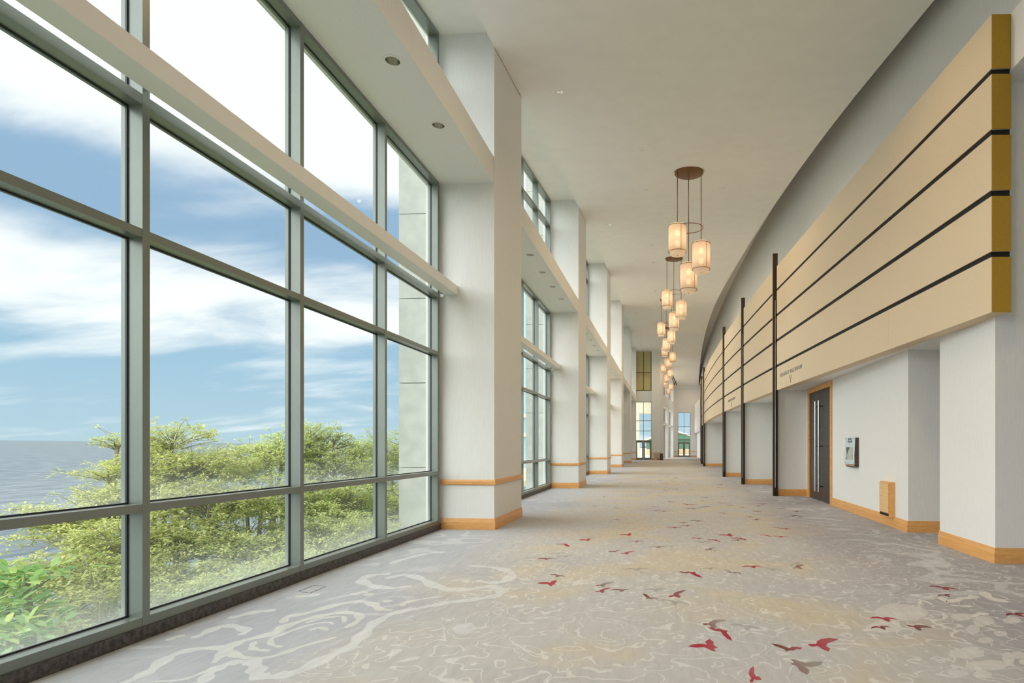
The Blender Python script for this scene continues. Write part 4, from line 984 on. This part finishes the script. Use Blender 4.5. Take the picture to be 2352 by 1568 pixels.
# buildings and yard beyond the end doors and the second window bay
tc_ = MB(); tc_.box(-14, 12, YF + .5, 140, -.35, -.02); tc_.box(-14, -1.0, YE + .5, YF + .5, -.35, -.02); struct(tc_.build('ground_terrace', M['terrace']))
r = thing('building_wing', 'neighbouring wing with blue curtain glass, seen through the second window bay', 'building', (-9, 45, -7))
MB().box(-14, -7.6, 43, 58, -7, 14).build('glass_wall', M['bluegl'], r)
m = MB()
for z in (-.4, 2.2, 3.6, 5.6, 9.0): m.box(-14.1, -7.5, 42.8, 43.05, z, z + .25)
for x in (-13.5, -11.5, -9.6, -7.7): m.box(x - .2, x + .2, 42.75, 43.1, -7, 14)
m.build('white_band', M['cream'], r)
struct(MB().box(-14, -4.6, 30, 43, -.6, -.3).build('terrace_lower', M['terrace']))
m = MB(); m.box(-7.0, -3.62, 81.5, 83.5, -.02, 13); m.box(-3.62, -0.9, 81.5, 83.5, 6.05, 13)
tag(m.build('cream_building', M['cream']), 'plain cream building with a wide portal outside the left glazed doors', 'building')
def shed(x, y, w, d_, h_, hr, label):
    r = thing('green_shed', label, 'shed', (x, y, -.02), 'green metal sheds outside the end doors')
    MB().box(x - w / 2, x + w / 2, y, y + d_, .95, h_).build('wall', M['green'], r)
    MB().box(x - w / 2, x + w / 2, y, y + d_, -.02, .95).build('lower_wall', M['terrace'], r)
    m = MB(); m.add([(x - w / 2 - .5, y - .4, h_), (x + w / 2 + .5, y - .4, h_), (x, y - .4, hr), (x - w / 2 - .5, y + d_, h_), (x + w / 2 + .5, y + d_, h_), (x, y + d_, hr)], [(0, 1, 2), (5, 4, 3), (0, 2, 5, 3), (1, 4, 5, 2), (0, 3, 4, 1)])
    m.build('roof', M['green'], r)
    m = MB()
    for sg in (-1, 1): m.tube([(x + sg * (w / 2 + .5), y - .45, h_), (x, y - .45, hr)], .12, 4)
    m.build('barge_board', M['cream'], r)
shed(1.6, 106, 9.0, 10, 2.7, 4.2, 'green gabled shed seen through the far end doors')
shed(-1.4, 96, 3.4, 8, 2.3, 3.1, 'green gabled shed seen through the left end doors')
r = thing('lattice_tower', 'hazy steel lattice tower seen through the left end window', 'tower', (-2.2, 150, 0))
m = MB(); tx, ty, hw = -2.1, 150, 1.1
for sx in (-1, 1):
    for sy in (-1, 1): m.tube([(tx + sx * hw, ty + sy * hw, 0), (tx + sx * hw * .7, ty + sy * hw * .7, 11.5)], .09, 4)
m.build('leg', M['towerm'], r)
m = MB()
for k in range(9):
    z0 = k * 1.25; a = hw * (1 - .3 * z0 / 11.5); b = hw * (1 - .3 * (z0 + 1.25) / 11.5)
    m.tube([(tx - a, ty - a, z0), (tx + b, ty - b, z0 + 1.25)], .05, 4); m.tube([(tx + a, ty - a, z0), (tx - b, ty - b, z0 + 1.25)], .05, 4); m.tube([(tx - a, ty - a, z0), (tx + a, ty - a, z0)], .05, 4)
m.build('brace', M['towerm'], r)
hl = MB(); pts = [(-60, 0), (-40, 6), (-22, 11), (-6, 17), (6, 21), (18, 17), (34, 8), (60, 4), (90, 0)]
hl.add([(x + 25, 560 + abs(x) * .3, z * .72 - 2) for x, z in pts] + [(x + 25, 640, z * .3 - 6) for x, z in pts], [(i, i + 1, i + 1 + len(pts), i + len(pts)) for i in range(len(pts) - 1)] + [tuple(range(len(pts) - 1, -1, -1))])
struct(hl.build('hills', M['hill']))
yd = MB(); yd.add([(-60, 138, -.4), (160, 138, -.4), (160, 700, -.4), (-60, 700, -.4)], [(0, 1, 2, 3)]); struct(yd.build('ground_yard', M['terrace']))
r = thing('lamp_post', 'thin floodlight mast seen against the sky through the far end window', 'lamp post', (5.5, 130, 0))
MB().tube([(6.3, 130, 0), (6.3, 130, 8.0)], .06, 6).build('mast', M['towerm'], r); MB().box(5.5, 7.1, 129.9, 130.1, 7.9, 8.15).build('lamp_head', M['towerm'], r)
